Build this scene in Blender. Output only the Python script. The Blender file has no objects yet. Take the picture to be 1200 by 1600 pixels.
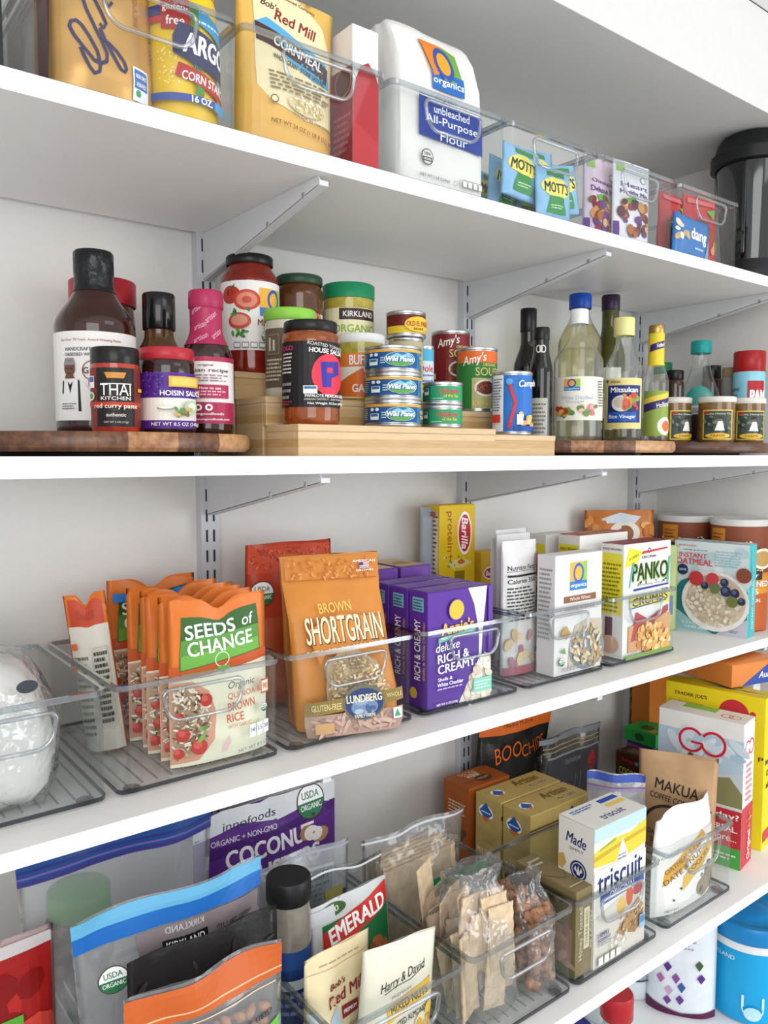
import bpy, bmesh, math, random
from mathutils import Vector, Matrix, noise

# ---------------------------------------------------------------- camera, world, lights, exposure
SC = bpy.context.scene
COL = SC.collection
EYE = 1.35
cd = bpy.data.cameras.new('camera')
cam = bpy.data.objects.new('camera', cd)
COL.objects.link(cam)
cd.sensor_fit = 'HORIZONTAL'
cd.sensor_width = 36.0
cd.lens = 36.0 * 1247.0 / 1200.0
cd.clip_start = 0.02
cam.location = (0, 0, EYE)
cam.rotation_euler = (math.radians(90 - 4.128), 0, math.radians(-37.806))
SC.camera = cam

W = bpy.data.worlds.new('room_light')
SC.world = W
W.use_nodes = True
W.node_tree.nodes['Background'].inputs[0].default_value = (0.95, 0.975, 1.0, 1)
W.node_tree.nodes['Background'].inputs[1].default_value = 0.85

def area(name, loc, target, sx, sy, power, col=(1, 1, 1)):
    l = bpy.data.lights.new(name, 'AREA')
    l.shape = 'RECTANGLE'
    l.size, l.size_y, l.energy, l.color = sx, sy, power, col
    o = bpy.data.objects.new(name, l)
    COL.objects.link(o)
    o.location = loc
    o.rotation_euler = (Vector(target) - Vector(loc)).to_track_quat('-Z', 'Y').to_euler()
    return o
area('room_window_light', (-0.9, -1.7, 1.75), (0.9, 1.0, 1.15), 1.8, 1.7, 27, (1.0, 0.995, 0.985))
area('room_ceiling_light', (1.3, -0.9, 2.75), (1.2, 0.9, 0.9), 1.2, 1.2, 7, (0.97, 0.985, 1.0))
area('room_side_window_light', (2.4, -1.5, 1.1), (1.25, .9, .55), 1.5, 1.6, 22, (0.92, 0.965, 1.0))
vs = SC.view_settings
vs.view_transform = 'Standard'
vs.look = 'None'
vs.exposure = 0.31
vs.gamma = 1.0
vs.use_curve_mapping = False
SC.cycles.transparent_max_bounces = 32
SC.cycles.max_bounces = 7
SC.cycles.diffuse_bounces = 4
SC.cycles.caustics_reflective = False
SC.cycles.caustics_refractive = False

# ---------------------------------------------------------------- materials
def lin(h):
    h = h.lstrip('#')
    o = []
    for i in (0, 2, 4):
        c = int(h[i:i + 2], 16) / 255
        o.append(c / 12.92 if c <= .04045 else ((c + .055) / 1.055) ** 2.4)
    return (o[0], o[1], o[2], 1)
_M = {}
def nodes(name):
    m = bpy.data.materials.new(name)
    m.use_nodes = True
    nt = m.node_tree
    return m, nt, nt.nodes['Principled BSDF']
def mat(h, rough=.45, metal=0, vary=.04, bump=0, scale=40, coat=0, spec=.3):
    k = (h, rough, metal, vary, bump, scale, coat, spec)
    if k in _M: return _M[k]
    m, nt, b = nodes('surface_' + h.strip('#'))
    b.inputs['Roughness'].default_value = rough
    b.inputs['Metallic'].default_value = metal
    b.inputs['Coat Weight'].default_value = coat
    b.inputs['Specular IOR Level'].default_value = spec
    c = lin(h)
    b.inputs['Base Color'].default_value = c
    if vary or bump:
        tc = nt.nodes.new('ShaderNodeTexCoord')
        nz = nt.nodes.new('ShaderNodeTexNoise')
        nz.inputs['Scale'].default_value = scale
        nz.inputs['Detail'].default_value = 3
        nt.links.new(tc.outputs['Object'], nz.inputs['Vector'])
        if vary:
            r = nt.nodes.new('ShaderNodeValToRGB')
            r.color_ramp.elements[0].color = tuple(max(0, x * (1 - vary * 2)) for x in c[:3]) + (1,)
            r.color_ramp.elements[1].color = tuple(min(1, x * (1 + vary * 2)) for x in c[:3]) + (1,)
            r.color_ramp.elements[0].position, r.color_ramp.elements[1].position = .3, .7
            nt.links.new(nz.outputs['Fac'], r.inputs['Fac'])
            nt.links.new(r.outputs['Color'], b.inputs['Base Color'])
        if bump:
            bp = nt.nodes.new('ShaderNodeBump')
            bp.inputs['Strength'].default_value = bump
            bp.inputs['Distance'].default_value = .004
            nt.links.new(nz.outputs['Fac'], bp.inputs['Height'])
            nt.links.new(bp.outputs['Normal'], b.inputs['Normal'])
    _M[k] = m
    return m
def card(h): return mat(h, .5, vary=.02, scale=25)
def film(h): return mat(h, .3, vary=.03, bump=.25, scale=28)
def paper(h): return mat(h, .75, vary=.03, bump=.35, scale=35)
def plast(h): return mat(h, .28, vary=0)
def sauce(h): return mat(h, .08, vary=.12, scale=70, coat=.6)
def metal(h, r=.3): return mat(h, r, metal=.9, vary=0)
def ink(h): return mat(h, .42, vary=0)
def clear(tint='#f2f5f6', refl=1.0, rough=.04, bump=0, scale=40, ior=1.35, base=0.0, haze=0.0):
    k = ('clear', tint, refl, rough, bump, scale, ior, base, haze)
    if k in _M: return _M[k]
    m = bpy.data.materials.new('clear_plastic')
    m.use_nodes = True
    nt = m.node_tree
    nt.nodes.clear()
    out = nt.nodes.new('ShaderNodeOutputMaterial')
    mx = nt.nodes.new('ShaderNodeMixShader')
    tr = nt.nodes.new('ShaderNodeBsdfTransparent')
    tr.inputs[0].default_value = lin(tint)
    gl = nt.nodes.new('ShaderNodeBsdfGlossy')
    gl.inputs['Roughness'].default_value = rough
    fr = nt.nodes.new('ShaderNodeLayerWeight')
    fr.inputs['Blend'].default_value = .5
    pw = nt.nodes.new('ShaderNodeMath'); pw.operation = 'POWER'; pw.inputs[1].default_value = 3.5
    nt.links.new(fr.outputs['Facing'], pw.inputs[0])
    mt = nt.nodes.new('ShaderNodeMath'); mt.operation = 'MULTIPLY_ADD'; mt.use_clamp = True
    mt.inputs[1].default_value = refl
    mt.inputs[2].default_value = base + .02
    nt.links.new(pw.outputs[0], mt.inputs[0])
    nt.links.new(mt.outputs[0], mx.inputs[0])
    nt.links.new(tr.outputs[0], mx.inputs[1])
    nt.links.new(gl.outputs[0], mx.inputs[2])
    if haze:
        df = nt.nodes.new('ShaderNodeBsdfDiffuse'); df.inputs[0].default_value = (.86, .88, .9, 1)
        m2 = nt.nodes.new('ShaderNodeMixShader'); m2.inputs[0].default_value = haze
        nt.links.new(mx.outputs[0], m2.inputs[1]); nt.links.new(df.outputs[0], m2.inputs[2])
        mx = m2
    nt.links.new(mx.outputs[0], out.inputs[0])
    if bump:
        tc = nt.nodes.new('ShaderNodeTexCoord')
        nz = nt.nodes.new('ShaderNodeTexNoise')
        nz.inputs['Scale'].default_value = scale
        nz.inputs['Detail'].default_value = 2
        bp = nt.nodes.new('ShaderNodeBump')
        bp.inputs['Strength'].default_value = bump
        bp.inputs['Distance'].default_value = .01
        nt.links.new(tc.outputs['Object'], nz.inputs['Vector'])
        nt.links.new(nz.outputs['Fac'], bp.inputs['Height'])
        nt.links.new(bp.outputs['Normal'], gl.inputs['Normal'])
        nt.links.new(bp.outputs['Normal'], fr.inputs['Normal'])
    _M[k] = m
    return m
BIN = clear('#fcfdfd', .42, .03, base=-.005)
RIM = clear('#dde2e5', 1.4, .05, base=.16)
GRIP = clear('#e6eaed', 1.5, .05, base=.2)
BASE = clear('#99a0a9', 1.0, .1, base=.05)
RIB = clear('#dfe3e6', .8, .1, base=.04)
BAGF = clear('#fafbfd', 1.1, .14, bump=.6, scale=22, base=.05, haze=.13)
CELL = clear('#fdfdfd', 1.2, .1, bump=.9, scale=40, base=.09, haze=.05)
GLASS = clear('#f2f5f3', 1.2, .03, base=.02)
def wood(name, dark, mid, light, plank, axis, grain, rough=.4):
    m, nt, b = nodes(name)
    b.inputs['Roughness'].default_value = rough
    L = nt.links
    tc = nt.nodes.new('ShaderNodeTexCoord')
    sp = nt.nodes.new('ShaderNodeSeparateXYZ')
    L.new(tc.outputs['Object'], sp.inputs[0])
    dv = nt.nodes.new('ShaderNodeMath'); dv.operation = 'DIVIDE'; dv.inputs[1].default_value = plank
    L.new(sp.outputs[axis], dv.inputs[0])
    fl = nt.nodes.new('ShaderNodeMath'); fl.operation = 'FLOOR'
    L.new(dv.outputs[0], fl.inputs[0])
    wn = nt.nodes.new('ShaderNodeTexWhiteNoise'); wn.noise_dimensions = '1D'
    L.new(fl.outputs[0], wn.inputs['W'])
    mp = nt.nodes.new('ShaderNodeMapping')
    mp.inputs['Scale'].default_value = grain
    L.new(tc.outputs['Object'], mp.inputs[0])
    nz = nt.nodes.new('ShaderNodeTexNoise'); nz.inputs['Scale'].default_value = 9; nz.inputs['Detail'].default_value = 6
    L.new(mp.outputs[0], nz.inputs['Vector'])
    ad = nt.nodes.new('ShaderNodeMath'); ad.operation = 'MULTIPLY_ADD'; ad.inputs[1].default_value = .55
    L.new(wn.outputs['Value'], ad.inputs[0])
    mu = nt.nodes.new('ShaderNodeMath'); mu.operation = 'MULTIPLY'; mu.inputs[1].default_value = .5
    L.new(nz.outputs['Fac'], mu.inputs[0]); L.new(mu.outputs[0], ad.inputs[2])
    r = nt.nodes.new('ShaderNodeValToRGB')
    r.color_ramp.elements[0].color = lin(dark); r.color_ramp.elements[0].position = .25
    r.color_ramp.elements[1].color = lin(light); r.color_ramp.elements[1].position = .8
    e = r.color_ramp.elements.new(.5); e.color = lin(mid)
    L.new(ad.outputs[0], r.inputs['Fac']); L.new(r.outputs['Color'], b.inputs['Base Color'])
    return m
BAMBOO = wood('bamboo', '#b8945f', '#c6a577', '#d2b68e', .011, 2, (3, 3, 30))
ACACIA = wood('acacia', '#4e3020', '#8a5a38', '#c99a6b', .055, 0, (14, 1.5, 14), .35)

# ---------------------------------------------------------------- objects
def mesh_obj(name, bm, mats, parent=None, smooth=False):
    me = bpy.data.meshes.new(name)
    bm.normal_update()
    bm.to_mesh(me)
    bm.free()
    for m in (mats if isinstance(mats, (list, tuple)) else [mats]): me.materials.append(m)
    if smooth:
        for p in me.polygons: p.use_smooth = True
    o = bpy.data.objects.new(name, me)
    COL.objects.link(o)
    if parent is not None: o.parent = parent
    return o
def tag(o, label, cat, group=None):
    o['label'] = label
    o['category'] = cat
    if group: o['group'] = group
    return o
def thing(name, label, cat, loc=(0, 0, 0), rz=0, group=None, rx=0, ry=0):
    o = bpy.data.objects.new(name, None)
    o.empty_display_size = .02
    COL.objects.link(o)
    o.location = loc
    o.rotation_euler = (math.radians(rx), math.radians(ry), math.radians(rz))
    return tag(o, label, cat, group)
def struct(o):
    o['kind'] = 'structure'
    return o
def bx(bm, x0, x1, y0, y1, z0, z1, bev=0):
    r = bmesh.ops.create_cube(bm, size=1)
    vv = r['verts']
    for v in vv:
        v.co = Vector((x0 + (v.co.x + .5) * (x1 - x0), y0 + (v.co.y + .5) * (y1 - y0), z0 + (v.co.z + .5) * (z1 - z0)))
    if bev:
        es = list({e for v in vv for e in v.link_edges})
        bmesh.ops.bevel(bm, geom=es, offset=bev, segments=2, affect='EDGES', profile=.5)
    return bm
def box_obj(name, x0, x1, y0, y1, z0, z1, m, parent=None, bev=.0015):
    return mesh_obj(name, bx(bmesh.new(), x0, x1, y0, y1, z0, z1, bev), m, parent)
def lathe(bm, prof, n=40, cx=0, cy=0, ridge=0, mi=0):
    rings = []
    for r, z in prof:
        if r < 1e-6:
            rings.append([bm.verts.new((cx, cy, z))])
        else:
            rings.append([bm.verts.new((cx + (r * (1 + (ridge if i % 2 else 0))) * math.sin(2 * math.pi * i / n),
                                        cy - (r * (1 + (ridge if i % 2 else 0))) * math.cos(2 * math.pi * i / n), z)) for i in range(n)])
    for a, b in zip(rings, rings[1:]):
        for i in range(n):
            j = (i + 1) % n
            if len(a) == 1 and len(b) == 1: continue
            if len(a) == 1: f = bm.faces.new((a[0], b[j], b[i]))
            elif len(b) == 1: f = bm.faces.new((a[i], a[j], b[0]))
            else: f = bm.faces.new((a[i], a[j], b[j], b[i]))
            f.material_index = mi
    return bm
def smooth_sharp(o, ang=35):
    for p in o.data.polygons: p.use_smooth = True
    bm = bmesh.new(); bm.from_mesh(o.data)
    for e in bm.edges:
        if len(e.link_faces) == 2 and e.calc_face_angle(0) > math.radians(ang): e.smooth = False
    bm.to_mesh(o.data); bm.free()
    return o
def tube(bm, pts, r, n=8, closed=False):
    pts = [Vector(p) for p in pts]
    rings = []
    N = len(pts)
    for i, p in enumerate(pts):
        a = pts[(i - 1) % N] if closed or i > 0 else p
        b = pts[(i + 1) % N] if closed or i < N - 1 else p
        t = (b - a).normalized()
        u = t.cross(Vector((0, 1, 0)))
        if u.length < .1: u = t.cross(Vector((0, 0, 1)))
        u.normalize(); w = t.cross(u)
        rings.append([bm.verts.new(p + (u * math.cos(2 * math.pi * k / n) + w * math.sin(2 * math.pi * k / n)) * r) for k in range(n)])
    for i in range(N if closed else N - 1):
        a, b = rings[i], rings[(i + 1) % N]
        for k in range(n): bm.faces.new((a[k], a[(k + 1) % n], b[(k + 1) % n], b[k]))
    if not closed:
        bm.faces.new(rings[0]); bm.faces.new(rings[-1][::-1])
    return bm

# ---------------------------------------------------------------- flat print (shapes and lettering on a face)
_T = {}
def text2d(s, bold, shear):
    k = (s, bold, shear)
    if k in _T: return _T[k]
    c = bpy.data.curves.new('t', 'FONT')
    c.body, c.shear, c.resolution_u = s, shear, 3
    o = bpy.data.objects.new('t', c)
    m = o.to_mesh()
    v = [(p.co.x, p.co.y) for p in m.vertices]
    f = [tuple(p.vertices) for p in m.polygons]
    o.to_mesh_clear()
    bpy.data.objects.remove(o); bpy.data.curves.remove(c)
    xs = [p[0] for p in v]; ys = [p[1] for p in v]
    x0, x1, y0, y1 = min(xs), max(xs), min(ys), max(ys)
    v = [((x - x0) / (x1 - x0) - .5, (y - y0) / (y1 - y0) - .5) for x, y in v]
    _T[k] = (v, f, (x1 - x0) / (y1 - y0))
    return _T[k]
class Art:
    """Flat print for one face; u, v run 0..1 over a face W x H metres."""
    def __init__(s, W, H): s.W, s.H, s.ops = W, H, []
    def add(s, v, f, c): s.ops.append((v, f, c)); return s
    def P(s, pts, c): return s.add(list(pts), [tuple(range(len(pts)))], c)
    def R(s, x0, y0, x1, y1, c): return s.P([(x0, y0), (x1, y0), (x1, y1), (x0, y1)], c)
    def E(s, cx, cy, rx, ry=None, c='#ffffff', n=28):
        if ry is None: ry = rx * s.W / s.H
        return s.P([(cx + rx * math.cos(2 * math.pi * i / n), cy + ry * math.sin(2 * math.pi * i / n)) for i in range(n)], c)
    def O(s, cx, cy, rx, ry, th, c, n=36, a0=0, a1=360):
        if ry is None: ry = rx * s.W / s.H
        v, f = [], []
        for i in range(n + 1):
            a = math.radians(a0 + (a1 - a0) * i / n)
            for k in (1, 1 - th): v.append((cx + rx * k * math.cos(a), cy + ry * k * math.sin(a)))
        for i in range(n): f.append((2 * i + 1, 2 * i, 2 * i + 2, 2 * i + 3))
        return s.add(v, f, c)
    def T(s, t, u, v, w, h, c, b=.012, sh=0, rot=0, mirror=False):
        vv, f, asp = text2d(t, 0, sh)
        if b > .004 and not getattr(s, '_in', 0):
            hh = h if h is not None else w * s.W / asp / s.H
            ww = w if w is not None else h * s.H * asp / s.W
            k = b * 1.1 * (hh * s.H if abs(rot) <= 60 else ww * s.W)
            s._in = 1
            for dx, dy in ((-k, -k * .6), (k, -k * .6), (-k, k * .6), (k, k * .6)): s.T(t, u + dx / s.W, v + dy / s.H, w, h, c, 0, sh, rot, mirror)
            s._in = 0
            return s
        if h is None: h = w * s.W / asp / s.H
        if w is None: w = h * s.H * asp / s.W
        a = math.radians(rot); ca, sa = math.cos(a), math.sin(a)
        out = []
        for x, y in vv:
            px, py = x * w * s.W * (-1 if mirror else 1), y * h * s.H
            if abs(rot) > 60:  # w, h give the size along the page
                px, py = x * h * s.H, y * w * s.W
            out.append((u + (px * ca - py * sa) / s.W, v + (px * sa + py * ca) / s.H))
        return s.add(out, f, c)
    def S(s, pts, th, c):
        """stroke: a pen line of width th (metres) through the points"""
        P = [Vector((x * s.W, y * s.H)) for x, y in pts]
        v, f = [], []
        for i, p in enumerate(P):
            d = (P[min(i + 1, len(P) - 1)] - P[max(i - 1, 0)]).normalized()
            n = Vector((-d.y, d.x)) * th / 2
            for q in (p + n, p - n): v.append((q.x / s.W, q.y / s.H))
        for i in range(len(P) - 1): f.append((2 * i, 2 * i + 1, 2 * i + 3, 2 * i + 2))
        return s.add(v, f, c)
    def L(s, x0, y0, x1, y1, n, c, fill=.45, seed=1):
        """n rows of unreadable fine print"""
        rd = random.Random(seed)
        dh = (y1 - y0) / n
        for i in range(n):
            y = y1 - (i + .5) * dh
            x = x0
            e = x1 - rd.random() * .25 * (x1 - x0)
            while x < e:
                w = min((x1 - x0) * (.05 + .16 * rd.random()), x1 - x)
                s.R(x, y - dh * fill / 2, x + w, y + dh * fill / 2, c)
                x += w + (x1 - x0) * .035
        return s
    def blobs(s, n, inside, size, cols, seed=1, asp=.5):
        rd = random.Random(seed); k = 0; tries = 0
        while k < n and tries < n * 30:
            tries += 1
            u, v = rd.random(), rd.random()
            if not inside(u, v): continue
            a = rd.random() * math.pi; r = size * (.7 + .6 * rd.random())
            pts = []
            for i in range(8):
                t = 2 * math.pi * i / 8
                px, py = r * math.cos(t), r * asp * math.sin(t)
                pts.append((u + (px * math.cos(a) - py * math.sin(a)) / s.W, v + (px * math.sin(a) + py * math.cos(a)) / s.H))
            s.P(pts, rd.choice(cols)); k += 1
        return s
    def usda(s, u, v, r, top='#ffffff', green='#2c7a4b'):
        ry = r * s.W / s.H
        s.E(u, v, r, ry, '#4b3a30'); s.E(u, v, r * .93, ry * .93, top)
        s.P([(u + r * .93 * math.cos(t), v + ry * .93 * math.sin(t)) for t in [math.pi + i * math.pi / 12 for i in range(13)]], green)
        s.T('USDA', u, v + ry * .38, r * 1.2, ry * .42, green); s.T('ORGANIC', u, v - ry * .28, r * 1.5, ry * .32, top)
        return s
    def build(s, name, surf, parent, nu=0, nv=0, base=.0003, step=.00005, inkf=ink):
        bm = bmesh.new(); mats = []; idx = {}
        for li, (v, f, c) in enumerate(s.ops):
            if c not in idx:
                idx[c] = len(mats); mats.append(inkf(c) if isinstance(c, str) else c)
            bv = [bm.verts.new((x, y, li)) for x, y in v]
            for q in f:
                try: bm.faces.new([bv[i] for i in q]).material_index = idx[c]
                except ValueError: pass
        for n, ax in ((nu, 0), (nv, 1)):
            for i in range(1, n):
                co = [0, 0, 0]; no = [0, 0, 0]
                co[ax] = i / n + 1e-5; no[ax] = 1
                bmesh.ops.bisect_plane(bm, geom=bm.verts[:] + bm.edges[:] + bm.faces[:], plane_co=co, plane_no=no)
        if nu or nv:
            bmesh.ops.triangulate(bm, faces=[f for f in bm.faces if len(f.verts) > 4])
        for vt in bm.verts:
            vt.co = Vector(surf(vt.co.x, vt.co.y, base + vt.co.z * step))
        return mesh_obj(name, bm, mats, parent)
def face_front(w, d, h): return lambda u, v, o: ((u - .5) * w, -d / 2 - o, v * h)
def face_left(w, d, h): return lambda u, v, o: (-w / 2 - o, (.5 - u) * d, v * h)
def face_right(w, d, h): return lambda u, v, o: (w / 2 + o, (u - .5) * d, v * h)
def face_top(w, d, h): return lambda u, v, o: ((u - .5) * w, (v - .5) * d, h + o)
def prof_r(prof, z):
    for (r0, z0), (r1, z1) in zip(prof, prof[1:]):
        if z0 <= z <= z1 and z1 > z0: return r0 + (r1 - r0) * (z - z0) / (z1 - z0)
    return prof[-1][0]
def face_cyl(prof, A, z0, z1, turn=0):
    def f(u, v, o):
        z = z0 + v * (z1 - z0); r = prof_r(prof, z) + o
        a = (u - .5) * A + turn
        return (r * math.sin(a), -r * math.cos(a), z)
    return f

# ---------------------------------------------------------------- generic packages
def carton(name, label, cat, loc, w, d, h, col, rz=0, arts=None, group=None, rx=0, ry=0, m=None, flap=True):
    t = thing(name, label, cat, loc, rz, group, rx, ry)
    bm = bx(bmesh.new(), -w / 2, w / 2, -d / 2, d / 2, 0, h, .0012)
    mesh_obj('carton', bm, m or card(col), t)
    if flap:
        box_obj('top_flap', -w / 2 + .001, w / 2 - .001, -d / 2 + .001, d / 2 * .35, h, h + .0006, m or card(col), t, 0)
    F = {'front': face_front, 'left': face_left, 'right': face_right, 'top': face_top}
    for k, a in (arts or {}).items():
        a.build(k + '_print', F[k](w, d, h + (.0006 if k == 'top' else 0)), t)
    return t
def wob(x, y, s, sc=30): return noise.noise(Vector((x * sc + s * 7.3, y * sc - s * 3.1, s * 1.7)))
def pouch_surf(w, h, t, kind='stand', seed=1, wr=.002, wtop=1.0, dip=0, lean=0, wsc=24, wave=0.0):
    def T(v):
        if kind == 'stand': return (.72 + .28 * min(1, v / .12)) * max(0, 1 - v ** 1.6) ** .75
        if kind == 'flat': return 1 - max(0, (v - .86) / .14) * .9
        return max(0, math.sin(math.pi * min(max(v, .0), 1))) ** .55
    def f(u, v, o, side=1):
        B = max(0, 1 - abs(2 * u - 1) ** 3.2)
        ww = w * (1 + (wtop - 1) * v)
        x = (u - .5) * ww
        y = side * -(t / 2 * T(v) * B + (wob(u * w, v * h, seed + (0 if side > 0 else 9), wsc) * wr) * min(1, B * 2.5) * min(1, v * 8)) + lean * v * v * h
        y += wave * math.sin(u * 9 + seed) * v ** 3
        z = v * h - dip * math.exp(-((u - .5) / .13) ** 2) * v ** 8
        return (x, y - o, z)
    return f
def grid_pouch(surf, nu=18, nv=24, closed_bottom=True):
    bm = bmesh.new(); G = {}
    for sd in (1, -1):
        for j in range(nv + 1):
            for i in range(nu + 1):
                G[sd, i, j] = bm.verts.new(surf(i / nu, j / nv, 0, sd))
        for j in range(nv):
            for i in range(nu):
                q = [G[sd, i, j], G[sd, i + 1, j], G[sd, i + 1, j + 1], G[sd, i, j + 1]]
                bm.faces.new(q if sd > 0 else q[::-1])
    if closed_bottom:
        for i in range(nu):
            bm.faces.new([G[-1, i, 0], G[-1, i + 1, 0], G[1, i + 1, 0], G[1, i, 0]])
    bmesh.ops.remove_doubles(bm, verts=bm.verts[:], dist=1e-5)
    return bm
def bilin(sf, nu=18, nv=24):
    N = {(i, j): Vector(sf(i / nu, j / nv, 0)) for i in range(nu + 1) for j in range(nv + 1)}
    def f(u, v, o):
        a, b = min(max(u, 0), 1) * nu, min(max(v, 0), 1) * nv
        i, j = min(int(a + 1e-4), nu - 1), min(int(b + 1e-4), nv - 1)
        a -= i; b -= j
        p = (N[i, j] * (1 - a) + N[i + 1, j] * a) * (1 - b) + (N[i, j + 1] * (1 - a) + N[i + 1, j + 1] * a) * b
        return (p.x, p.y - o, p.z)
    return f
def pouch(name, label, cat, loc, w, h, t, col, rz=0, art=None, group=None, rx=0, ry=0, m=None, part='bag', cuts=(18, 24), arts=None, **kw):
    o = thing(name, label, cat, loc, rz, group, rx, ry)
    sf = pouch_surf(w, h, t, **kw)
    mesh_obj(part, grid_pouch(sf), m or film(col), o, smooth=True)
    bl = bilin(sf)
    if art: art.build('printed_front', bl, o, 18, 24, base=.0008)
    o_sf[o.name] = bl
    return o
o_sf = {}
def loft(name, secs, m, parent, n=40, ex=5, seed=1, wr=.0015):
    """stack of rounded sections (z, w, d, x, y)"""
    bm = bmesh.new(); rings = []
    for z, w, d, x, y in secs:
        ring = []
        for i in range(n):
            a = 2 * math.pi * i / n - math.pi / 2
            c, s_ = math.cos(a), math.sin(a)
            k = (abs(c) ** ex + abs(s_) ** ex) ** (-1 / ex)
            q = wob(a * .12, z, seed, 22) * wr
            ring.append(bm.verts.new((x + c * k * (w / 2 + q), y + s_ * k * (d / 2 + q), z + wob(a * .1, z, seed + 3, 20) * wr)))
        rings.append(ring)
    for a, b in zip(rings, rings[1:]):
        for i in range(n): bm.faces.new((a[i], a[(i + 1) % n], b[(i + 1) % n], b[i]))
    bm.faces.new(rings[0][::-1]); bm.faces.new(rings[-1])
    return smooth_sharp(mesh_obj(name, bm, m, parent), 50)
def loft_front(secs, ex=5, seed=1, wr=.0015, h=None):
    zs = [s[0] for s in secs]
    def f(u, v, o):
        z = v * (h or zs[-1])
        for a, b in zip(secs, secs[1:]):
            if a[0] <= z <= b[0] + 1e-9: break
        k = (z - a[0]) / max(1e-6, b[0] - a[0])
        w, d, x, y = [a[i] + (b[i] - a[i]) * k for i in (1, 2, 3, 4)]
        px = (u - .5) * w
        q = min(.999, abs(px) / (w / 2))
        return (x + px, y - d / 2 * (1 - q ** ex) ** (1 / ex) - wr - o, z)
    return f
def lid_obj(name, prof, m, parent, ridge=.012, n=56): return smooth_sharp(mesh_obj(name, lathe(bmesh.new(), prof, n, ridge=ridge), m, parent), 50)
def jar(name, label, cat, loc, R, H, m, lid, lid_h=.018, lid_r=None, label_z=None, art=None, A=2.4, neck=None, rz=0, group=None,
        shoulder=.80, ridge=.012, turn=0, lid_art=None, lid_name='lid', gap_m=None, foot=.93, label_col=None, Afull=None, prof=None):
    t = thing(name, label, cat, loc, rz, group)
    lr = lid_r or R * .92
    nr = neck or lr * .93
    zt = H - lid_h * .55
    p = prof or [(0, 0), (R * foot, 0), (R * .985, .004), (R, .010), (R, H * shoulder - .004), (R * .985, H * shoulder + .004), (nr + (R - nr) * .35, (H * shoulder + H - lid_h) / 2 + .003), (nr, H - lid_h - .002)]
    body = p + [(nr, zt), (0, zt)]
    b = smooth_sharp(mesh_obj('jar', lathe(bmesh.new(), body, 44), m, t), 60)
    lid_obj(lid_name, [(lr * .97, H - lid_h), (lr, H - lid_h + .001), (lr, H - .002), (lr * .95, H), (0, H)], lid, t, ridge)
    if label_z:
        z0, z1 = label_z
        if label_col:
            AA = Afull or A
            t2 = Art(1, 1).R(0, 0, 1, 1, label_col).build('label', face_cyl(p, AA, z0, z1, turn), t, nu=24, base=.0004)
        else: t2 = t
        if art: art.build('label_print', face_cyl(p, A, z0, z1, turn), t2, nu=16, base=.0006)
    return t
def can(name, label, cat, loc, R, H, col, art=None, A=2.6, rz=0, group=None, top='#c9cbcc', z0=.006, z1=None, turn=0):
    t = thing(name, label, cat, loc, rz, group)
    z1 = z1 or H - .006
    p = [(0, .001), (R * .95, .001), (R * .97, 0), (R, .0015), (R, .004), (R * .97, .005), (R * .97, H - .005), (R, H - .004), (R, H - .001), (R * .97, H), (R * .95, H - .001), (R * .93, H - .004), (0, H - .004)]
    smooth_sharp(mesh_obj('tin', lathe(bmesh.new(), p, 44), metal(top, .28), t), 40)
    q = [(R * .975, z0), (R * .975, z1)]
    t2 = Art(1, 1).R(0, 0, 1, 1, col).build('paper_label', face_cyl(q, 6.283, z0, z1), t, nu=40, base=.0003)
    if art: art.build('label_print', face_cyl(q, A, z0, z1, turn), t2, nu=16, base=.0005)
    return t
def bottle(name, label, cat, loc, R, H, m, cap, cap_h=.025, cap_r=.016, neck=.013, sh0=.6, sh1=.8, label_z=None, art=None, A=2.2, label_col=None, Afull=None,
           rz=0, group=None, sleeve=None, fill=None, ridge=.01, curve=1.0, turn=0):
    t = thing(name, label, cat, loc, rz, group)
    p = [(0, 0), (R * .92, 0), (R * .985, .003), (R, .009), (R, H * sh0)]
    for i in range(1, 9):
        k = i / 8
        p.append((R + (neck - R) * (.5 - .5 * math.cos(math.pi * k)) ** curve, H * (sh0 + (sh1 - sh0) * k)))
    p.append((neck, H - cap_h * .6))
    smooth_sharp(mesh_obj('bottle_body', lathe(bmesh.new(), p + [(0, H - cap_h * .6)], 44), m, t), 70)
    lid_obj('cap', [(cap_r * .97, H - cap_h), (cap_r, H - cap_h + .001), (cap_r, H - .0025), (cap_r * .93, H), (0, H)], cap, t, ridge)
    if fill:
        fz, fm = fill
        q = [(0, .004)] + [(max(.002, r - .002), z) for r, z in p[1:] if .004 < z < fz] + [(max(.002, prof_r(p, fz) - .002), fz), (0, fz)]
        smooth_sharp(mesh_obj('liquid', lathe(bmesh.new(), q, 40), fm, t), 60)
    if sleeve:
        s0, s1, sm = sleeve
        q = [(r + .0007, z) for r, z in p if s0 <= z <= s1]
        q = [(prof_r(p, s0) + .0007, s0)] + q + [(prof_r(p, s1) + .0007, s1)]
        smooth_sharp(mesh_obj('neck_sleeve', lathe(bmesh.new(), q, 40), sm, t), 60)
    if label_z:
        z0, z1 = label_z
        t2 = Art(1, 1).R(0, 0, 1, 1, label_col).build('label', face_cyl(p, Afull or A, z0, z1, turn), t, nu=24, base=.0004) if label_col else t
        if art: art.build('label_print', face_cyl(p, A, z0, z1, turn), t2, nu=16, base=.0006)
    bprof[t.name] = p
    return t
bprof = {}
def rr_ring(bm, x0, x1, y0, y1, z, r, n=5):
    out = []
    for cx, cy, a0 in ((x1 - r, y0 + r, -90), (x1 - r, y1 - r, 0), (x0 + r, y1 - r, 90), (x0 + r, y0 + r, 180)):
        for i in range(n):
            a = math.radians(a0 + 90 * i / (n - 1))
            out.append(bm.verts.new((cx + r * math.cos(a), cy + r * math.sin(a), z)))
    return out
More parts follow.
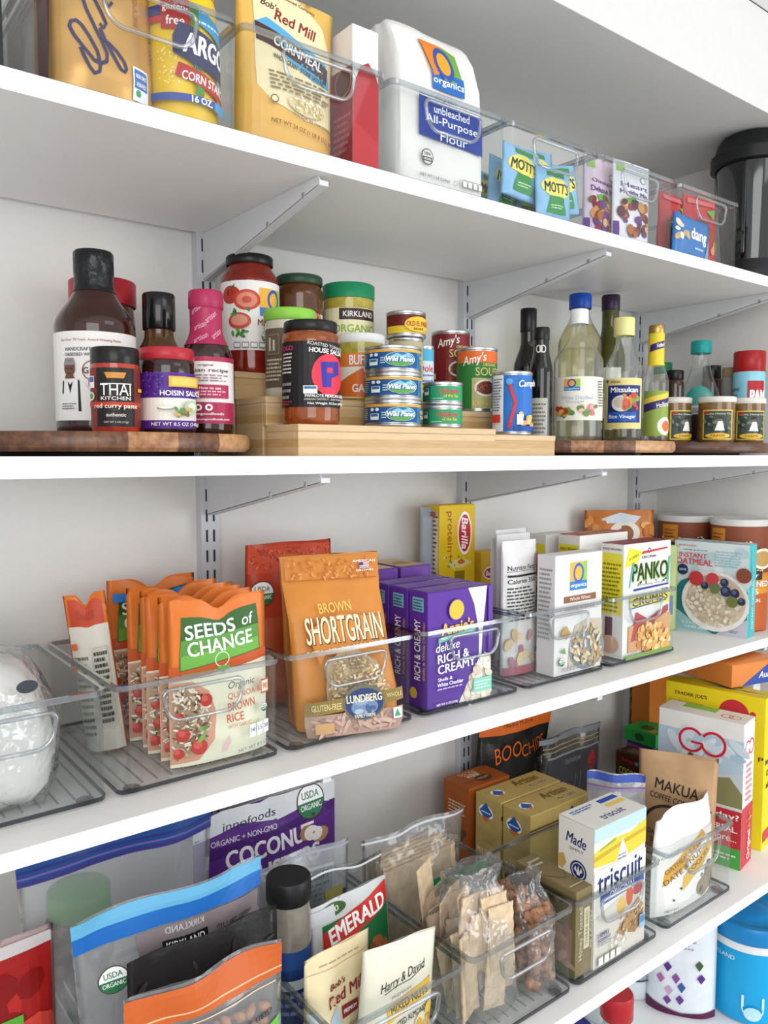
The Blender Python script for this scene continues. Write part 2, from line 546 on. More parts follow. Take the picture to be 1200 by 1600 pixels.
def bridge(bm, a, b):
    for i in range(len(a)): bm.faces.new((a[i], a[(i + 1) % len(a)], b[(i + 1) % len(a)], b[i]))
def clear_bin(label, x0, x1, yf, S, depth=.29, h=.128, group='clear bins on the pantry shelves'):
    w = x1 - x0
    t = thing('storage_bin', label, 'storage bin', ((x0 + x1) / 2, yf, S), 0, group)
    X0, X1, th, fz = -w / 2, w / 2, .0022, .004
    bm = bmesh.new()
    o0 = rr_ring(bm, X0 + .001, X1 - .001, .001, depth - .001, fz, .009); o1 = rr_ring(bm, X0, X1, 0, depth, h, .011)
    i1 = rr_ring(bm, X0 + th, X1 - th, th, depth - th, h, .009); i0 = rr_ring(bm, X0 + th + .001, X1 - th - .001, th + .001, depth - th - .001, fz + .003, .008)
    bridge(bm, o0, o1); bridge(bm, o1, i1); bridge(bm, i1, i0)
    bm.faces.new(o0[::-1]); bm.faces.new(i0)
    mesh_obj('bin_shell', bm, BIN, t)
    def ring(name, e, z0, z1, m, inn):
        bm = bmesh.new()
        a = rr_ring(bm, X0 - e, X1 + e, -e, depth + e, z0, .011); b = rr_ring(bm, X0 - e, X1 + e, -e, depth + e, z1, .011)
        c = rr_ring(bm, X0 + inn, X1 - inn, inn, depth - inn, z1, .009); d = rr_ring(bm, X0 + inn, X1 - inn, inn, depth - inn, z0, .009)
        bridge(bm, a, b); bridge(bm, b, c); bridge(bm, c, d); bridge(bm, d, a)
        return mesh_obj(name, bm, m, t)
    ring('rim', .0018, h - .0055, h + .0008, RIM, .0024)
    ring('base_edge', .0004, fz - .0004, fz + .0042, BASE, .0012)
    bm = bmesh.new()
    k = 11
    for i in range(k):
        x = X0 + .014 + (w - .028) * i / (k - 1)
        bx(bm, x - .0011, x + .0011, .014, depth - .014, fz + .003, fz + .0042)
    mesh_obj('floor_ribs', bm, RIB, t)
    for fx in (X0 + .02, X1 - .02):
        for fy in (.016, depth - .016):
            mesh_obj('foot', lathe(bmesh.new(), [(0, 0), (.009, 0), (.010, .001), (.010, fz), (0, fz)], 16, fx, fy), RIM, t)
    hw, ht, hb = .051, h - .013, h - .051
    pts = []
    def arc(cx, cz, r, a0, a1, n=6):
        for i in range(n): 
            a = math.radians(a0 + (a1 - a0) * i / (n - 1)); pts.append((cx + r * math.cos(a), -.0028, cz + r * math.sin(a)))
    arc(hw - .008, ht - .008, .008, 90, 0); arc(hw - .024, hb + .022, .022, 0, -80, 7)
    arc(-hw + .024, hb + .022, .022, -100, -180, 7); arc(-hw + .008, ht - .008, .008, 180, 90)
    mesh_obj('pull_handle', tube(bmesh.new(), pts, .0026, 8, True), GRIP, t, smooth=True)
    return t
BF = .0078  # height of a bin's ribbed floor above its shelf
S1, S2, S3, S4, S5 = EYE + .358, EYE - .002, EYE - .388, EYE - .77, EYE - 1.15

# ---------------------------------------------------------------- the setting
WALLM = mat('#e4e2de', .8, vary=.006, bump=.05, scale=90)
SHELFM = mat('#f1f0ef', .38, vary=.006, scale=12)
STEEL = mat('#c9ccd1', .35, vary=.01)
YW, XR = 1.176, 1.79
struct(box_obj('wall_back', -1.2, XR + .1, YW, YW + .1, 0, 2.75, WALLM, bev=0))
struct(box_obj('wall_right', XR, XR + .1, .62, YW, 0, 2.75, WALLM, bev=0))
struct(box_obj('wall_left', -1.3, -1.2, .62, YW + .1, 0, 2.75, WALLM, bev=0))
struct(box_obj('floor', -2.5, 3.2, -2.2, YW + .1, -.05, 0, mat('#b5b2ae', .5, vary=.05, scale=6), bev=0))
struct(box_obj('ceiling', -2.5, 3.2, -2.2, YW + .1, 2.75, 2.8, mat('#f1efec', .8), bev=0))
struct(box_obj('trim_1', -1.2, XR, .80, .82, 2.208, 2.75, mat('#f1efec', .6, vary=.01), bev=0))
# bulkhead over the top shelf
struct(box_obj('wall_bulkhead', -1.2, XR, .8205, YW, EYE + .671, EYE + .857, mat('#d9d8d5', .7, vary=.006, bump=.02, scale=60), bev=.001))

def shelf(label, z, t, yf, x0=-1.2, x1=XR):
    o = thing('wall_shelf', label, 'shelf', (0, 0, z), 0, 'white shelves of the pantry')
    bm = bx(bmesh.new(), x0, x1, yf + .0012, 1.158, -t, 0)
    mesh_obj('shelf_board', bm, SHELFM, o)
    box_obj('edge_band', x0, x1, yf, yf + .0012, -t, 0, mat('#f6f5f4', .4, vary=0), o, 0)
    return o
shelf('white shelf at the top carrying the flour bag and blender jar', S1, .0205, .82)
shelf('white shelf at eye level carrying the sauce bottles and soup cans', S2, .0215, .82)
shelf('white shelf below eye level carrying the rice pouches and oatmeal box', S3, .019, .82)
shelf('deep white shelf carrying the cracker boxes and nut bags', S4, .019, .672)
shelf('lowest white shelf carrying the bright blue tub', S5, .02, .60)

def upright(label, xc):
    o = thing('slotted_upright', label, 'shelf upright', (xc, 1.158, .05), 0, 'slotted shelf uprights')
    bm = bmesh.new()
    bx(bm, -.0155, .0155, 0, .002, 0, 2.0); bx(bm, -.0155, -.0135, .002, .018, 0, 2.0); bx(bm, .0135, .0155, .002, .018, 0, 2.0)
    mesh_obj('channel', bm, STEEL, o)
    sm = bpy.data.meshes.new('slot')
    bm = bx(bmesh.new(), -.0017, .0017, -.0003, .0003, -.0095, .0095); bm.to_mesh(sm); bm.free()
    sm.materials.append(mat('#33363a', .8))
    for zz in range(62):
        z = .02 + zz * .032
        if not (S1 - .34 < z + .05 < S1 - .02 or S3 < z + .05 < S2 - .03 or S4 < z + .05 < S3 - .02): continue
        for sx in (-.006, .006):
            c = bpy.data.objects.new('slot', sm); COL.objects.link(c); c.parent = o; c.location = (sx, 0, z)
    return o
def bracket(label, xc, zt, yt=.835, h=.07):
    o = thing('shelf_bracket', label, 'shelf bracket', (xc, 1.156, zt), 0, 'white shelf brackets')
    L = 1.156 - yt
    tip = .012
    def plate(x0, x1, pts):
        bm = bmesh.new()
        a = [bm.verts.new((x0, -y, z)) for y, z in pts]; b = [bm.verts.new((x1, -y, z)) for y, z in pts]
        bm.faces.new(a); bm.faces.new(b[::-1])
        for i in range(len(a)): bm.faces.new((a[i], b[i], b[(i + 1) % len(a)], a[(i + 1) % len(a)]))
        bmesh.ops.recalc_face_normals(bm, faces=bm.faces[:])
        return bm
    WM = mat('#d5d7da', .4, vary=.01)
    mesh_obj('web_plate', plate(-.006, -.004, [(0, -.0005), (L, -.0005), (L + .004, -.006), (L, -tip), (.004, -h), (0, -h)]), WM, o)
    mesh_obj('lower_flange', plate(-.006, .007, [(L + .004, -.006), (L + .004, -tip), (.004, -h - .0015), (.004, -h + .001), (L, -tip + .001)]), WM, o)
    for y, z in ((L * .9, -.018), (L * .62, -.034)):
        bm = bmesh.new(); bx(bm, -.0072, -.006, -y - .003, -y + .003, z - .001, z + .006, .0005)
        mesh_obj('rivet', bm, metal('#b9bbbd'), o)
    return o
UX = (.552, 1.112, 1.682)
for xc, w in zip(UX, ('behind the red-sauce jar and the quinoa pouches', 'behind the red soup can and the tall yellow pasta box', 'in the corner beside the dried-food canisters')):
    upright('grey slotted metal upright ' + w, xc)
for xc, w in zip(UX, ('above the tomato sauce jar', 'above the soup cans', 'above the teal-capped bottle')):
    bracket('white metal bracket under the top shelf ' + w, xc, S1 - .0205)
for xc, w in zip(UX, ('above the orange rice bag', 'above the white nutrition packets', 'above the brown canisters')):
    bracket('grey metal bracket under the eye-level shelf ' + w, xc, S2 - .0215)
for xc, w in zip(UX, ('behind the purple coconut bag', 'behind the black chips bag', 'beside the orange carton')):
    bracket('white metal bracket under the rice shelf ' + w, xc, S3 - .019)

# ---------------------------------------------------------------- top shelf
B1 = [(.018, .230), (.239, .442), (.4486, .652), (.664, .875), (.882, 1.084), (1.0954, 1.3067), (1.323, 1.528)]
for (a, b), w in zip(B1, ('grey bag at the far left', 'gold foil bag and yellow starch tub', 'cornmeal bag and red and white carton', 'white flour bag',
                          'light blue fruit snack packets', 'three trail mix pouches', 'blue chips packet and red pouches')):
    clear_bin('clear plastic bin on the top shelf holding the ' + w, a, b, .838, S1, .30)
Z = S1 + BF
pouch('snack_bag', 'dark grey bag in the bin at the far left of the top shelf', 'bag', (.145, .90, Z), .13, .20, .06, '#54565a', seed=3, wr=.006, m=film('#4c4f55'))
pouch('foil_bag', 'pale silver bag behind the dark grey bag at top left', 'bag', (.105, .965, Z), .14, .2, .04, '#a9abad', seed=4, wr=.004)
carton('cocoa_carton', 'dark maroon carton behind the gold foil bag on the top shelf', 'carton', (.292, 1.02, Z), .085, .06, .24, '#5d1417')
# gold bag with a script word running up it
a = Art(.108, .2)
N = '#2b2350'
_g = lambda pts: [((x - 85) / 160, (140 + (x - 160) * .27 - y) / 290) for x, y in pts]
for pts in ([(160, 87), (150, 90), (141, 86), (127, 67), (115, 48), (109, 34), (111, 28), (118, 28), (126, 36), (136, 52), (146, 72), (150, 90), (148, 101), (141, 103), (134, 95), (127, 80), (122, 66)],
            [(126, -6), (132, 14), (144, 38), (154, 58), (161, 76), (160, 86), (152, 90), (143, 85)], [(152, 40), (160, 58), (170, 78), (181, 98), (187, 102), (190, 98), (187, 88), (176, 73), (164, 61), (155, 57)],
            [(140, -8), (148, 8), (156, 22), (162, 34), (158, 40), (152, 34)], [(154, -10), (160, 2), (166, 12), (172, 6)]):
    a.S(_g(pts), .0036, N)
a.T('BEYOND CHOC', .80, .62, .05, .42, '#b56f2c', rot=90).T('EST 1868', .62, .72, .035, .2, '#9a6a2c', rot=90)
a.R(.72, .045, .90, .20, '#eef3f8').R(.735, .10, .885, .19, '#3f6fb2').T('NON GMO', .81, .16, .12, .02, '#ffffff').E(.78, .08, .03, None, '#4a9a5c').T('VERIFIED', .81, .12, .12, .018, '#ffffff')
pouch('gold_foil_bag', 'gold foil chocolate bag with dark script lettering on the top shelf', 'bag', (.302, .876, Z), .112, .215, .05, '#c9974f', art=a, wtop=.86, seed=5, wr=.004, m=mat('#cb9a52', .3, metal=.35, vary=.05, bump=.3, scale=25))
# yellow starch tub
R_ = .0415
a = Art(R_ * 2.6, .125)
Y_ = '#f2c714'
a.blobs(60, lambda u, v: .2 < u < .42 and .22 < v < .62, .0009, ['#f8e9a0'], 2, 1)
a.R(0, .80, .3, .88, '#3a3f86').R(0, .74, .25, .79, '#c8302c').P([(.25, .68), (.52, .68), (.52, .93), (.25, .93)], '#b3211f').T('gluten-', .385, .855, .24, .07, '#ffffff').T('free', .385, .75, .17, .075, '#ffffff')
a.P([(.52, .78), (1, .66), (1, .80), (.52, .92)], '#3f9bd0').L(.56, .76, .9, .80, 1, '#e8f3fa')
a.P([(.52, .90), (.60, .90), (.66, .08), (.58, .08)], '#4d8a34')
a.P([(.36, .62), (.42, .74), (1, .62), (1, .34), (.55, .40), (.36, .48)], '#2a2d58').T('ARGO', .72, .565, .52, .17, '#ffffff', .03, .08, -3)
a.T('100% PURE', .70, .375, .3, .032, '#2a2d58', rot=-4)
a.P([(.38, .30), (.41, .40), (1, .26), (1, .15), (.72, .20), (.37, .29)], '#b5261f').T('CORN STARCH', .72, .275, .56, .075, '#ffffff', rot=-5)
a.L(.02, .36, .16, .62, 7, '#7a6a1a', seed=4).L(.02, .2, .16, .32, 4, '#7a6a1a', seed=5)
a.R(0, .06, 1, .125, '#3a4f9c').R(.75, .05, 1, .125, '#3f9bd0').T('16 OZ.', .62, .092, .2, .055, '#ffffff', .03)
p = [(0, 0), (.039, 0), (R_, .003), (R_, .140), (.040, .146), (.036, .150)]
t = thing('starch_tub', 'bright yellow corn starch tub with red banner on the top shelf', 'tub', (.3965, .893, Z), -12)
smooth_sharp(mesh_obj('tub', lathe(bmesh.new(), p + [(0, .150)], 44), plast(Y_), t), 60)
lid_obj('lid', [(.0385, .150), (.039, .152), (.039, .163), (.037, .166), (0, .166)], plast('#f0c818'), t)
a.build('label_print', face_cyl(p, 2.6, .012, .137), t, nu=18, base=.0003)
# cornmeal bag
a = Art(.138, .2)
C = '#efe0b4'
a.P([(.05, .0), (.95, .0), (.95, .18), (.55, .2), (.30, .26), (.16, .36), (.05, .34)], '#e7b355')
a.P([(.14, .95), (.14, .36), (.26, .27), (.6, .21), (.93, .23), (.93, .66), (.84, .86), (.6, 1.0)], C)
a.T("Bob's", .30, .885, .17, .05, '#5c2a22', .02, .2, -12).T('Red Mill', .54, .805, .42, .075, '#8e2f27', .02, .2, -10)
a.T('Employee-Owned Company', .52, .965, .5, .03, '#8a6a2a', rot=-10)
a.P([(.13, .74), (.25, .79), (.55, .70), (.86, .62), (.90, .48), (.70, .48), (.45, .56), (.26, .65), (.15, .66)], '#56a9d6')
a.P([(.14, .75), (.88, .60), (.86, .50), (.15, .64)], '#4a3030').T('CORNMEAL', .55, .625, .5, .06, '#ffffff', .02, 0, -12)
a.T('WHOLE GRAIN - STONE GROUND', .56, .525, .55, .03, '#23323c', .01, 0, -11)
a.L(.24, .34, .88, .47, 5, '#8f7b55', seed=7).E(.60, .285, .2, .055, '#e0cd97').blobs(60, lambda u, v: ((u - .6) / .19) ** 2 + ((v - .285) / .05) ** 2 < 1, .003, ['#efe2b8', '#d8c184', '#f6edd0'], 3)
a.T('YOU CAN SEE OUR QUALITY', .66, .20, .46, .02, '#7a5d33', rot=-6).E(.26, .275, .035, None, '#5b4434').E(.26, .275, .026, None, C)
a.T('NET WT 24 OZ (1 LB 8 OZ) 680g', .58, .125, .7, .035, '#7a4a1c', .01, 0, -4)
pouch('cornmeal_bag', 'cream and yellow cornmeal bag in a top-shelf bin', 'bag', (.5285, .884, Z), .138, .196, .062, '#e3b65e', art=a, seed=8, wr=.003, ry=1.5)
# red and white carton
a = Art(.041, .17)
a.P([(0, 0), (1, 0), (1, .62), (.85, .7), (.6, .76), (.3, .72), (.12, .62), (0, .5)], '#b3242e').P([(0, 0), (1, 0), (1, .2), (0, .32)], '#c0303a')
b = Art(.08, .17).R(0, 0, 1, .72, '#8d1d24').E(.75, .62, .22, None, '#5a2a1a').O(.75, .62, .22, None, .1, '#b58a4a').L(.5, .1, .95, .4, 6, '#b7555a')
carton('baking_carton', 'slim red and white carton beside the cornmeal bag', 'carton', (.6262, .886, Z), .041, .082, .172, '#ece8e6', arts={'front': a, 'left': b})
# flour bag
t = thing('flour_bag', 'big white paper flour bag with a blue panel', 'bag', (.766, .903, Z), 0)
secs = [(0, .148, .09, 0, 0), (.01, .156, .1, 0, 0), (.06, .158, .102, 0, 0), (.12, .158, .1, 0, 0), (.152, .157, .099, 0, 0), (.165, .155, .095, 0, .002), (.195, .152, .082, 0, .008), (.216, .150, .068, 0, .014), (.225, .147, .058, 0, .016), (.228, .130, .04, 0, .016)]
loft('paper_bag', secs, mat('#e9e7e4', .8, vary=.02, bump=.9, scale=16), t, ex=14, wr=.003, seed=6, n=64)
a = Art(.157, .226)
a.P([(.30, .90), (.58, .90), (.50, .70), (.38, .66)], '#e98324').P([(.58, .90), (.72, .86), (.72, .64), (.5, .66)], '#6ea43a').P([(.36, .70), (.74, .70), (.74, .585), (.36, .585)], '#2568b8')
a.O(.53, .765, .115, .115, .32, '#2e4fa3').E(.53, .765, .076, .076, '#eba12c').T('organics', .55, .635, .36, .05, '#ffffff')
a.T('organic', .50, .535, .22, .035, '#9aa3b5')
a.P([(.20, .52), (.96, .50), (.96, .27), (.20, .29)], '#26419a').T('unbleached', .58, .465, .42, .045, '#ffffff').T('All-Purpose', .58, .395, .62, .06, '#ffffff', .005).T('Flour', .6, .315, .32, .055, '#ffffff', .005)
a.O(.29, .17, .068, None, .12, '#4a4a48').E(.29, .17, .056, None, '#d9d9d5').R(.238, .145, .342, .17, '#4a4a48').T('USDA', .29, .188, .07, .015, '#333333').T('ORGANIC', .29, .157, .09, .012, '#ffffff')
a.T('NET WT 5 LB (2.26kg)', .38, .06, .34, .022, '#7a7a78').O(.62, .06, .022, None, .2, '#7a7a78')
for i in range(4): a.R(.71 + i * .065, .05, .765 + i * .065, .095, '#8f8f8c').R(.715 + i * .065, .055, .76 + i * .065, .09, '#eceae7')
a.build('front_print', loft_front(secs, 14, wr=.0025), t, 10, 14, base=.0006)
# fruit snack packets
def snack(loc, rz, rx, ry, i, word):
    a = Art(.084, .078)
    a.E(.5, .62, .40, .20, '#f1e36b').T("MOTT'S", .5, .62, .68, .20, '#23343a', .03, .1).P([(.3, .45), (.7, .45), (.78, .12), (.24, .12)], '#3f8f4a').R(.28, .84, .76, .93, '#3f8f4a').L(.34, .2, .68, .3, 2, '#cfe6c8')
    pouch('fruit_snack_packet', 'light blue fruit snack packet ' + word, 'snack packet', loc, .084, .078, .018, '#8fc1e6', rz, a, 'fruit snack packets in the top-shelf bin', rx, ry, kind='pillow', seed=20 + i, wr=.003, wsc=60, cuts=(6, 6), m=film('#8dbde2'))
for i, q in enumerate([((.930, .862, Z + .022), 2, 0, 3, 'leaning upright at the bin left'), ((.985, .880, Z + .034), -3, 0, -4, 'rising highest in the middle of the bin'), ((1.038, .868, Z + .018), -4, 0, -11, 'tilted against the bin right'),
                        ((.998, .852, Z), 1, 0, -3, 'lowest at the bin front'), ((.932, .895, Z + .012), 5, 0, 4, 'in the second row on the left'), ((1.036, .900, Z + .034), -5, 0, 6, 'in the second row on the right'),
                        ((.934, .935, Z + .004), 8, 0, 3, 'at the back left of the bin'), ((1.03, .94, Z + .012), -6, 0, 2, 'at the back right of the bin')]):
    snack(q[0], q[1], q[2], q[3], i, q[4])
# trail mix pouches
def trail(x, y, tint, w1, w2, i, lab, rz=0):
    a = Art(.08, .125)
    a.R(.08, .86, .28, .97, '#8cc152').T(w1, .52, .70, .7, .06, '#6b3f8c').T(w2, .5, .60, .72, .07, '#5a2f84', .015).E(.74, .80, .07, None, '#ffffff').O(.74, .8, .07, None, .25, '#5a9a52')
    a.P([(.25, .52), (.5, .56), (.6, .46), (.35, .42)], '#5fae3c').blobs(34, lambda u, v: .14 < u < .88 and .08 < v < .5, .0075, ['#c98f56', '#7d3f2b', '#a8652f', '#5b2a3a', '#d9ad72', '#8c2f3b', '#6c3d7c'], 30 + i, .75)
    a.R(.0, .0, .1, .22, '#5d2f8a')
    pouch('trail_mix_pouch', lab, 'pouch', (x, y, Z), .1, .134, .026, tint, rz, a, 'trail mix pouches on the top shelf', seed=40 + i, wr=.002)
trail(1.1505, .879, '#d9c3d3', 'Omega-3', 'Deluxe Mix', 1, 'pink trail mix pouch at the left of its bin', 2)
trail(1.205, .857, '#e4e3ea', 'Heart', 'Healthy Mix', 2, 'pale trail mix pouch standing in front of the other two', -2)
trail(1.2515, .897, '#e9d7de', 'Berry', 'Nutty Mix', 3, 'pinkish trail mix pouch at the right of its bin', 0)
# blue chips packet, red pouches
a = Art(.125, .07).T('dang', .60, .54, .44, .36, '#ffffff', .03).L(.52, .2, .75, .3, 1, '#bcd9ee').P([(.84, 0), (1, 0), (1, .5), (.9, .55)], '#6fb3dc').blobs(9, lambda u, v: .04 < u < .3 and .4 < v < .75, .008, ['#e7d8bd', '#c9a878', '#efe6d2'], 5, .6)
pouch('chips_packet', 'bright blue chips packet lying in front in the rightmost top bin', 'packet', (1.391, .857, Z), .122, .076, .02, '#2475bd', 0, a, ry=3, kind='pillow', seed=51, wr=.002)
for i, (x, y, rz, lab) in enumerate([(1.392, .898, 5, 'red fruit pouch behind the left half of the blue chips packet'), (1.467, .885, -6, 'red fruit pouch with brown badge right of the blue chips packet')]):
    a = Art(.1, .125).E(.45, .5, .3, .16, '#7d4a2c').L(.28, .42, .62, .58, 3, '#e8d3b0').blobs(14, lambda u, v: .1 < u < .9 and .08 < v < .4, .008, ['#d8443a', '#8c1a1f', '#5c9a3a', '#e88a6a'], 60 + i, .8).P([(.6, .8), (.9, .85), (.8, .7)], '#6ab04a').R(.1, .88, .9, .95, '#d86a6a')
    pouch('fruit_pouch', lab, 'pouch', (x, y, Z), .102, .128 + .006 * i, .034, '#c3322f', rz, a, 'red fruit pouches on the top shelf', seed=63 + i, wr=.003)
# blender jar
t = thing('blender_jar', 'smoky blender jar with a big black lid at the end of the top shelf', 'blender jar', (1.696, .902, S1), -62)
smooth_sharp(mesh_obj('jar_wall', lathe(bmesh.new(), [(.058, .05), (.060, .05), (.073, .265), (.071, .265), (.058, .052)], 40), clear('#a2a6a8', 1.6, .05, base=.06), t), 60)
BK = mat('#1b1c1e', .35, vary=0)
smooth_sharp(mesh_obj('base', lathe(bmesh.new(), [(0, 0), (.068, 0), (.07, .004), (.066, .032), (.06, .05), (0, .05)], 40), BK, t), 40)
smooth_sharp(mesh_obj('lid', lathe(bmesh.new(), [(.074, .248), (.084, .25), (.084, .274), (.077, .28), (.071, .300), (.064, .310), (0, .3115)], 40), BK, t), 40)
smooth_sharp(mesh_obj('blade_hub', lathe(bmesh.new(), [(0, .05), (.02, .05), (.014, .07), (.005, .085), (0, .086)], 20), metal('#8a8d90'), t), 40)
bm = bmesh.new(); bx(bm, .06, .088, -.012, .012, .03, .045, .003); bx(bm, .072, .088, -.012, .012, .045, .2, .003); bx(bm, .066, .088, -.012, .012, .19, .205, .003)
mesh_obj('jar_handle', bm, BK, t)
for k in range(4):
    bm = bmesh.new(); bx(bm, -.003, .003, -.0745, -.0705, .06, .245, .001); bmesh.ops.rotate(bm, cent=(0, 0, 0), matrix=Matrix.Rotation(k * 1.3 - 1.5, 3, 'Z'), verts=bm.verts[:])
    mesh_obj('flute', bm, clear('#a2a6a8', 1.6, .05, base=.06), t)

# ---------------------------------------------------------------- eye-level shelf
def turntable(label, x, y, R, rz):
    t = thing('turntable', label, 'turntable', (x, y, S2), rz)
    smooth_sharp(mesh_obj('turntable_base', lathe(bmesh.new(), [(0, 0), (R * .62, 0), (R * .63, .001), (R * .63, .0045), (0, .0045)], 48), mat('#3a2a20', .5), t), 40)
    smooth_sharp(mesh_obj('wooden_disc', lathe(bmesh.new(), [(0, .005), (R * .97, .005), (R - .001, .009), (R, .013), (R, .020), (R - .002, .0245), (R * .985, .026), (0, .026)], 72), ACACIA, t), 30)
    return t
turntable('round acacia wood turntable under the barbecue sauce bottle', .330, 1.018, .192, -8)
turntable('round acacia wood turntable under the vinegar bottles', 1.25, 1.018, .196, -50)
turntable('round acacia wood turntable under the small tan spread jars', 1.618, .985, .163, 25)
D = S2 + .026
FC = lambda x, y: -math.degrees(math.atan2(x, y))
def at(x, y, z=None): return (x, y, D if z is None else z)
BRN = sauce('#33150e')
# barbecue bottle
x, y = .328, 1.0
a = Art(.0477 * 2.5, .105)
a.T('For Over 70 Years, Award-Winning Flavor', .42, .90, .62, .035, '#a8544a', .006).T('HANDCRAFTED BY PEOPLE', .44, .80, .55, .04, '#3b3b3b').T('OBSESSED WITH TASTE', .38, .74, .44, .035, '#3b3b3b')
a.O(.44, .56, .1, None, .09, '#8c3b33').T('G', .375, .56, .05, .07, '#5a3a34', .02).T('F', .50, .56, .045, .07, '#5a3a34', .02).R(.425, .52, .455, .61, '#a9392f').T('FOODS', .44, .47, .07, .02, '#8c3b33').R(.40, .38, .66, .46, '#c0402f')
a.P([(.06, 0), (.44, 0), (.43, .3), (.36, .42), (.27, .47), (.16, .46), (.08, .38)], '#e9e9e7').P([(.30, .1), (.33, .1), (.32, .44), (.30, .46)], '#2a2626').P([(.12, .3), (.14, .3), (.15, .45), (.13, .44)], '#2a2626')
a.P([(.19, .44), (.22, .40), (.25, .44), (.22, .30)], '#2b2a2d').E(.215, .585, .06, .09, '#6d4a3a').P([(.15, .62), (.28, .62), (.26, .70), (.17, .70)], '#8b8a88').R(.18, .575, .205, .585, '#2e1d16').R(.225, .575, .25, .585, '#2e1d16').P([(.19, .53), (.24, .53), (.215, .52)], '#3a221a').P([(.16, .47), (.27, .47), (.25, .52), (.18, .52)], '#6d4a3a')
a.L(.12, .12, .28, .2, 3, '#777777')
t = bottle('barbecue_sauce_bottle', 'large dark barbecue sauce bottle with a white label and black neck wrap', 'bottle', at(x, y), .0475, .221, BRN, mat('#1a1d1f', .2, bump=.6, scale=60), .028, .0235, .0225, .58, .82,
           (.016, .12), a, 2.5, '#e9e7e4', 3.6, FC(x, y) + 4, sleeve=(.172, .2, mat('#1a1d1f', .2, bump=.6, scale=60)), ridge=.004)
# red-capped jar behind it
x, y = .372, 1.10
jar('red_capped_jar', 'tall jar with a broad red cap behind the barbecue sauce bottle', 'jar', at(x, y), .042, .208, sauce('#6a4738'), plast('#a8232b'), .034, .043, rz=FC(x, y), shoulder=.74)
# dark bottle with a black cap
x, y = .428, 1.045
bottle('soy_sauce_bottle', 'amber-brown bottle with a tall black cap behind the hoisin jar', 'bottle', at(x, y), .034, .19, sauce('#5a3c1c'), mat('#17181a', .2, vary=0, coat=.4), .048, .0215, .019, .52, .72, rz=FC(x, y), ridge=.002)
# pink-necked bottle
x, y = .449, .945
PK = mat('#a92a55', .35, vary=.02)
a = Art(.033 * 2.6, .085)
a.R(0, 0, 1, .32, '#ac2d52').R(0, .93, 1, 1, '#ac2d52').T('original', .46, .87, .22, .045, '#7a5560').T('korean recipe', .46, .79, .7, .07, '#3a3033', .008).E(.30, .79, .035, None, '#c23a5a').L(.16, .62, .8, .74, 3, '#9a7a84')
a.R(.24, .38, .80, .58, '#b02f55').T('How to use', .52, .53, .3, .04, '#ffffff').L(.30, .41, .74, .5, 2, '#e8b9c8')
for i in range(3): a.E(.22 + i * .14, .24, .05, None, '#ffffff').E(.22 + i * .14, .24, .025, None, '#ac2d52')
a.T('yumyumgoodfoods', .42, .14, .56, .05, '#ffffff').T('www.yumyumgoodfoods.com', .46, .06, .66, .04, '#ffffff')
t = bottle('korean_sauce_bottle', 'dark sauce bottle with a pink patterned neck wrap', 'bottle', at(x, y), .033, .18, sauce('#2d1411'), PK, .022, .0217, .0195, .52, .74, (.014, .096), a, 2.6, '#ece6e3', 3.4, FC(x, y) + 3,
           sleeve=(.112, .16, PK), ridge=.003)
n = Art(.05, .05)
for u, v, r in ((.2, .82, 30), (.6, .62, 40), (.3, .4, 20), (.75, .22, 35), (.35, .1, 30)): n.T('artisan', u, v, .36, .13, '#e9b3c6', .004, .3, r)
n.build('neck_lettering', face_cyl(bprof[t.name], 2.2, .115, .165), t, 12, 6, base=.0016)
# curry paste jar
x, y = .311, .885
a = Art(.026 * 2.7, .066)
a.R(.20, 0, .80, 1, '#1d1718').R(0, 0, .2, 1, '#7a2a1e').R(.80, 0, 1, 1, '#7a2a1e').T('THAI', .5, .63, .46, .20, '#f3efe9', .0).R(.28, .72, .74, .735, '#f3efe9').T('KITCHEN', .5, .48, .44, .06, '#f3efe9').P([(.38, .82), (.62, .82), (.66, .92), (.34, .92)], '#c98b3a')
a.R(.0, .34, 1, .42, '#b33a24').T('red curry paste', .5, .34, .68, .10, '#f6e9dc', .01).T('authentic', .5, .2, .28, .06, '#e8dfd6').T('NET WT 4 OZ (112g)', .5, .07, .34, .04, '#cfc6be')
a.R(.03, .66, .17, .86, '#e9eee9').R(.04, .76, .16, .85, '#3a64a8').E(.1, .52, .07, None, '#dfe9dc').E(.1, .52, .05, None, '#5a9a5a').R(.86, .6, .98, .66, '#e8b432')
jar('curry_paste_jar', 'small red curry paste jar with a black lid at the front of the turntable', 'jar', at(x, y), .0262, .092, sauce('#a8321f'), mat('#1b1a1b', .25, vary=0), .022, .0255, (.006, .069), a, 2.7, rz=FC(x, y), shoulder=.76)
# hoisin jar
x, y = .374, .893
a = Art(.0322 * 2.6, .064)
a.R(0, .55, 1, 1, '#55288c').R(0, .15, 1, .55, '#e9e4da').R(0, 0, 1, .15, '#55288c').blobs(90, lambda u, v: v > .58 and u < .45, .0012, ['#6a3fa0', '#47207a'], 4, 1)
a.R(.50, .74, .92, .93, '#d9a93f').R(.53, .77, .89, .90, '#e8c462').T('HOISIN SAUCE', .68, .63, .56, .09, '#ffffff', .02).T('NET WT 8.5 OZ (240g)', .6, .07, .62, .08, '#e9e4da')
a.E(.78, .38, .1, .12, '#a9c79a').E(.79, .40, .06, .07, '#d8e6cf').blobs(10, lambda u, v: .55 < u < .75 and .2 < v < .36, .004, ['#7d5a34', '#5c8a44', '#c9a06a'], 4).E(.46, .36, .1, .03, '#8c8a84').E(.46, .37, .08, .022, '#e9e4da').L(.06, .2, .14, .5, 5, '#8a8a86')
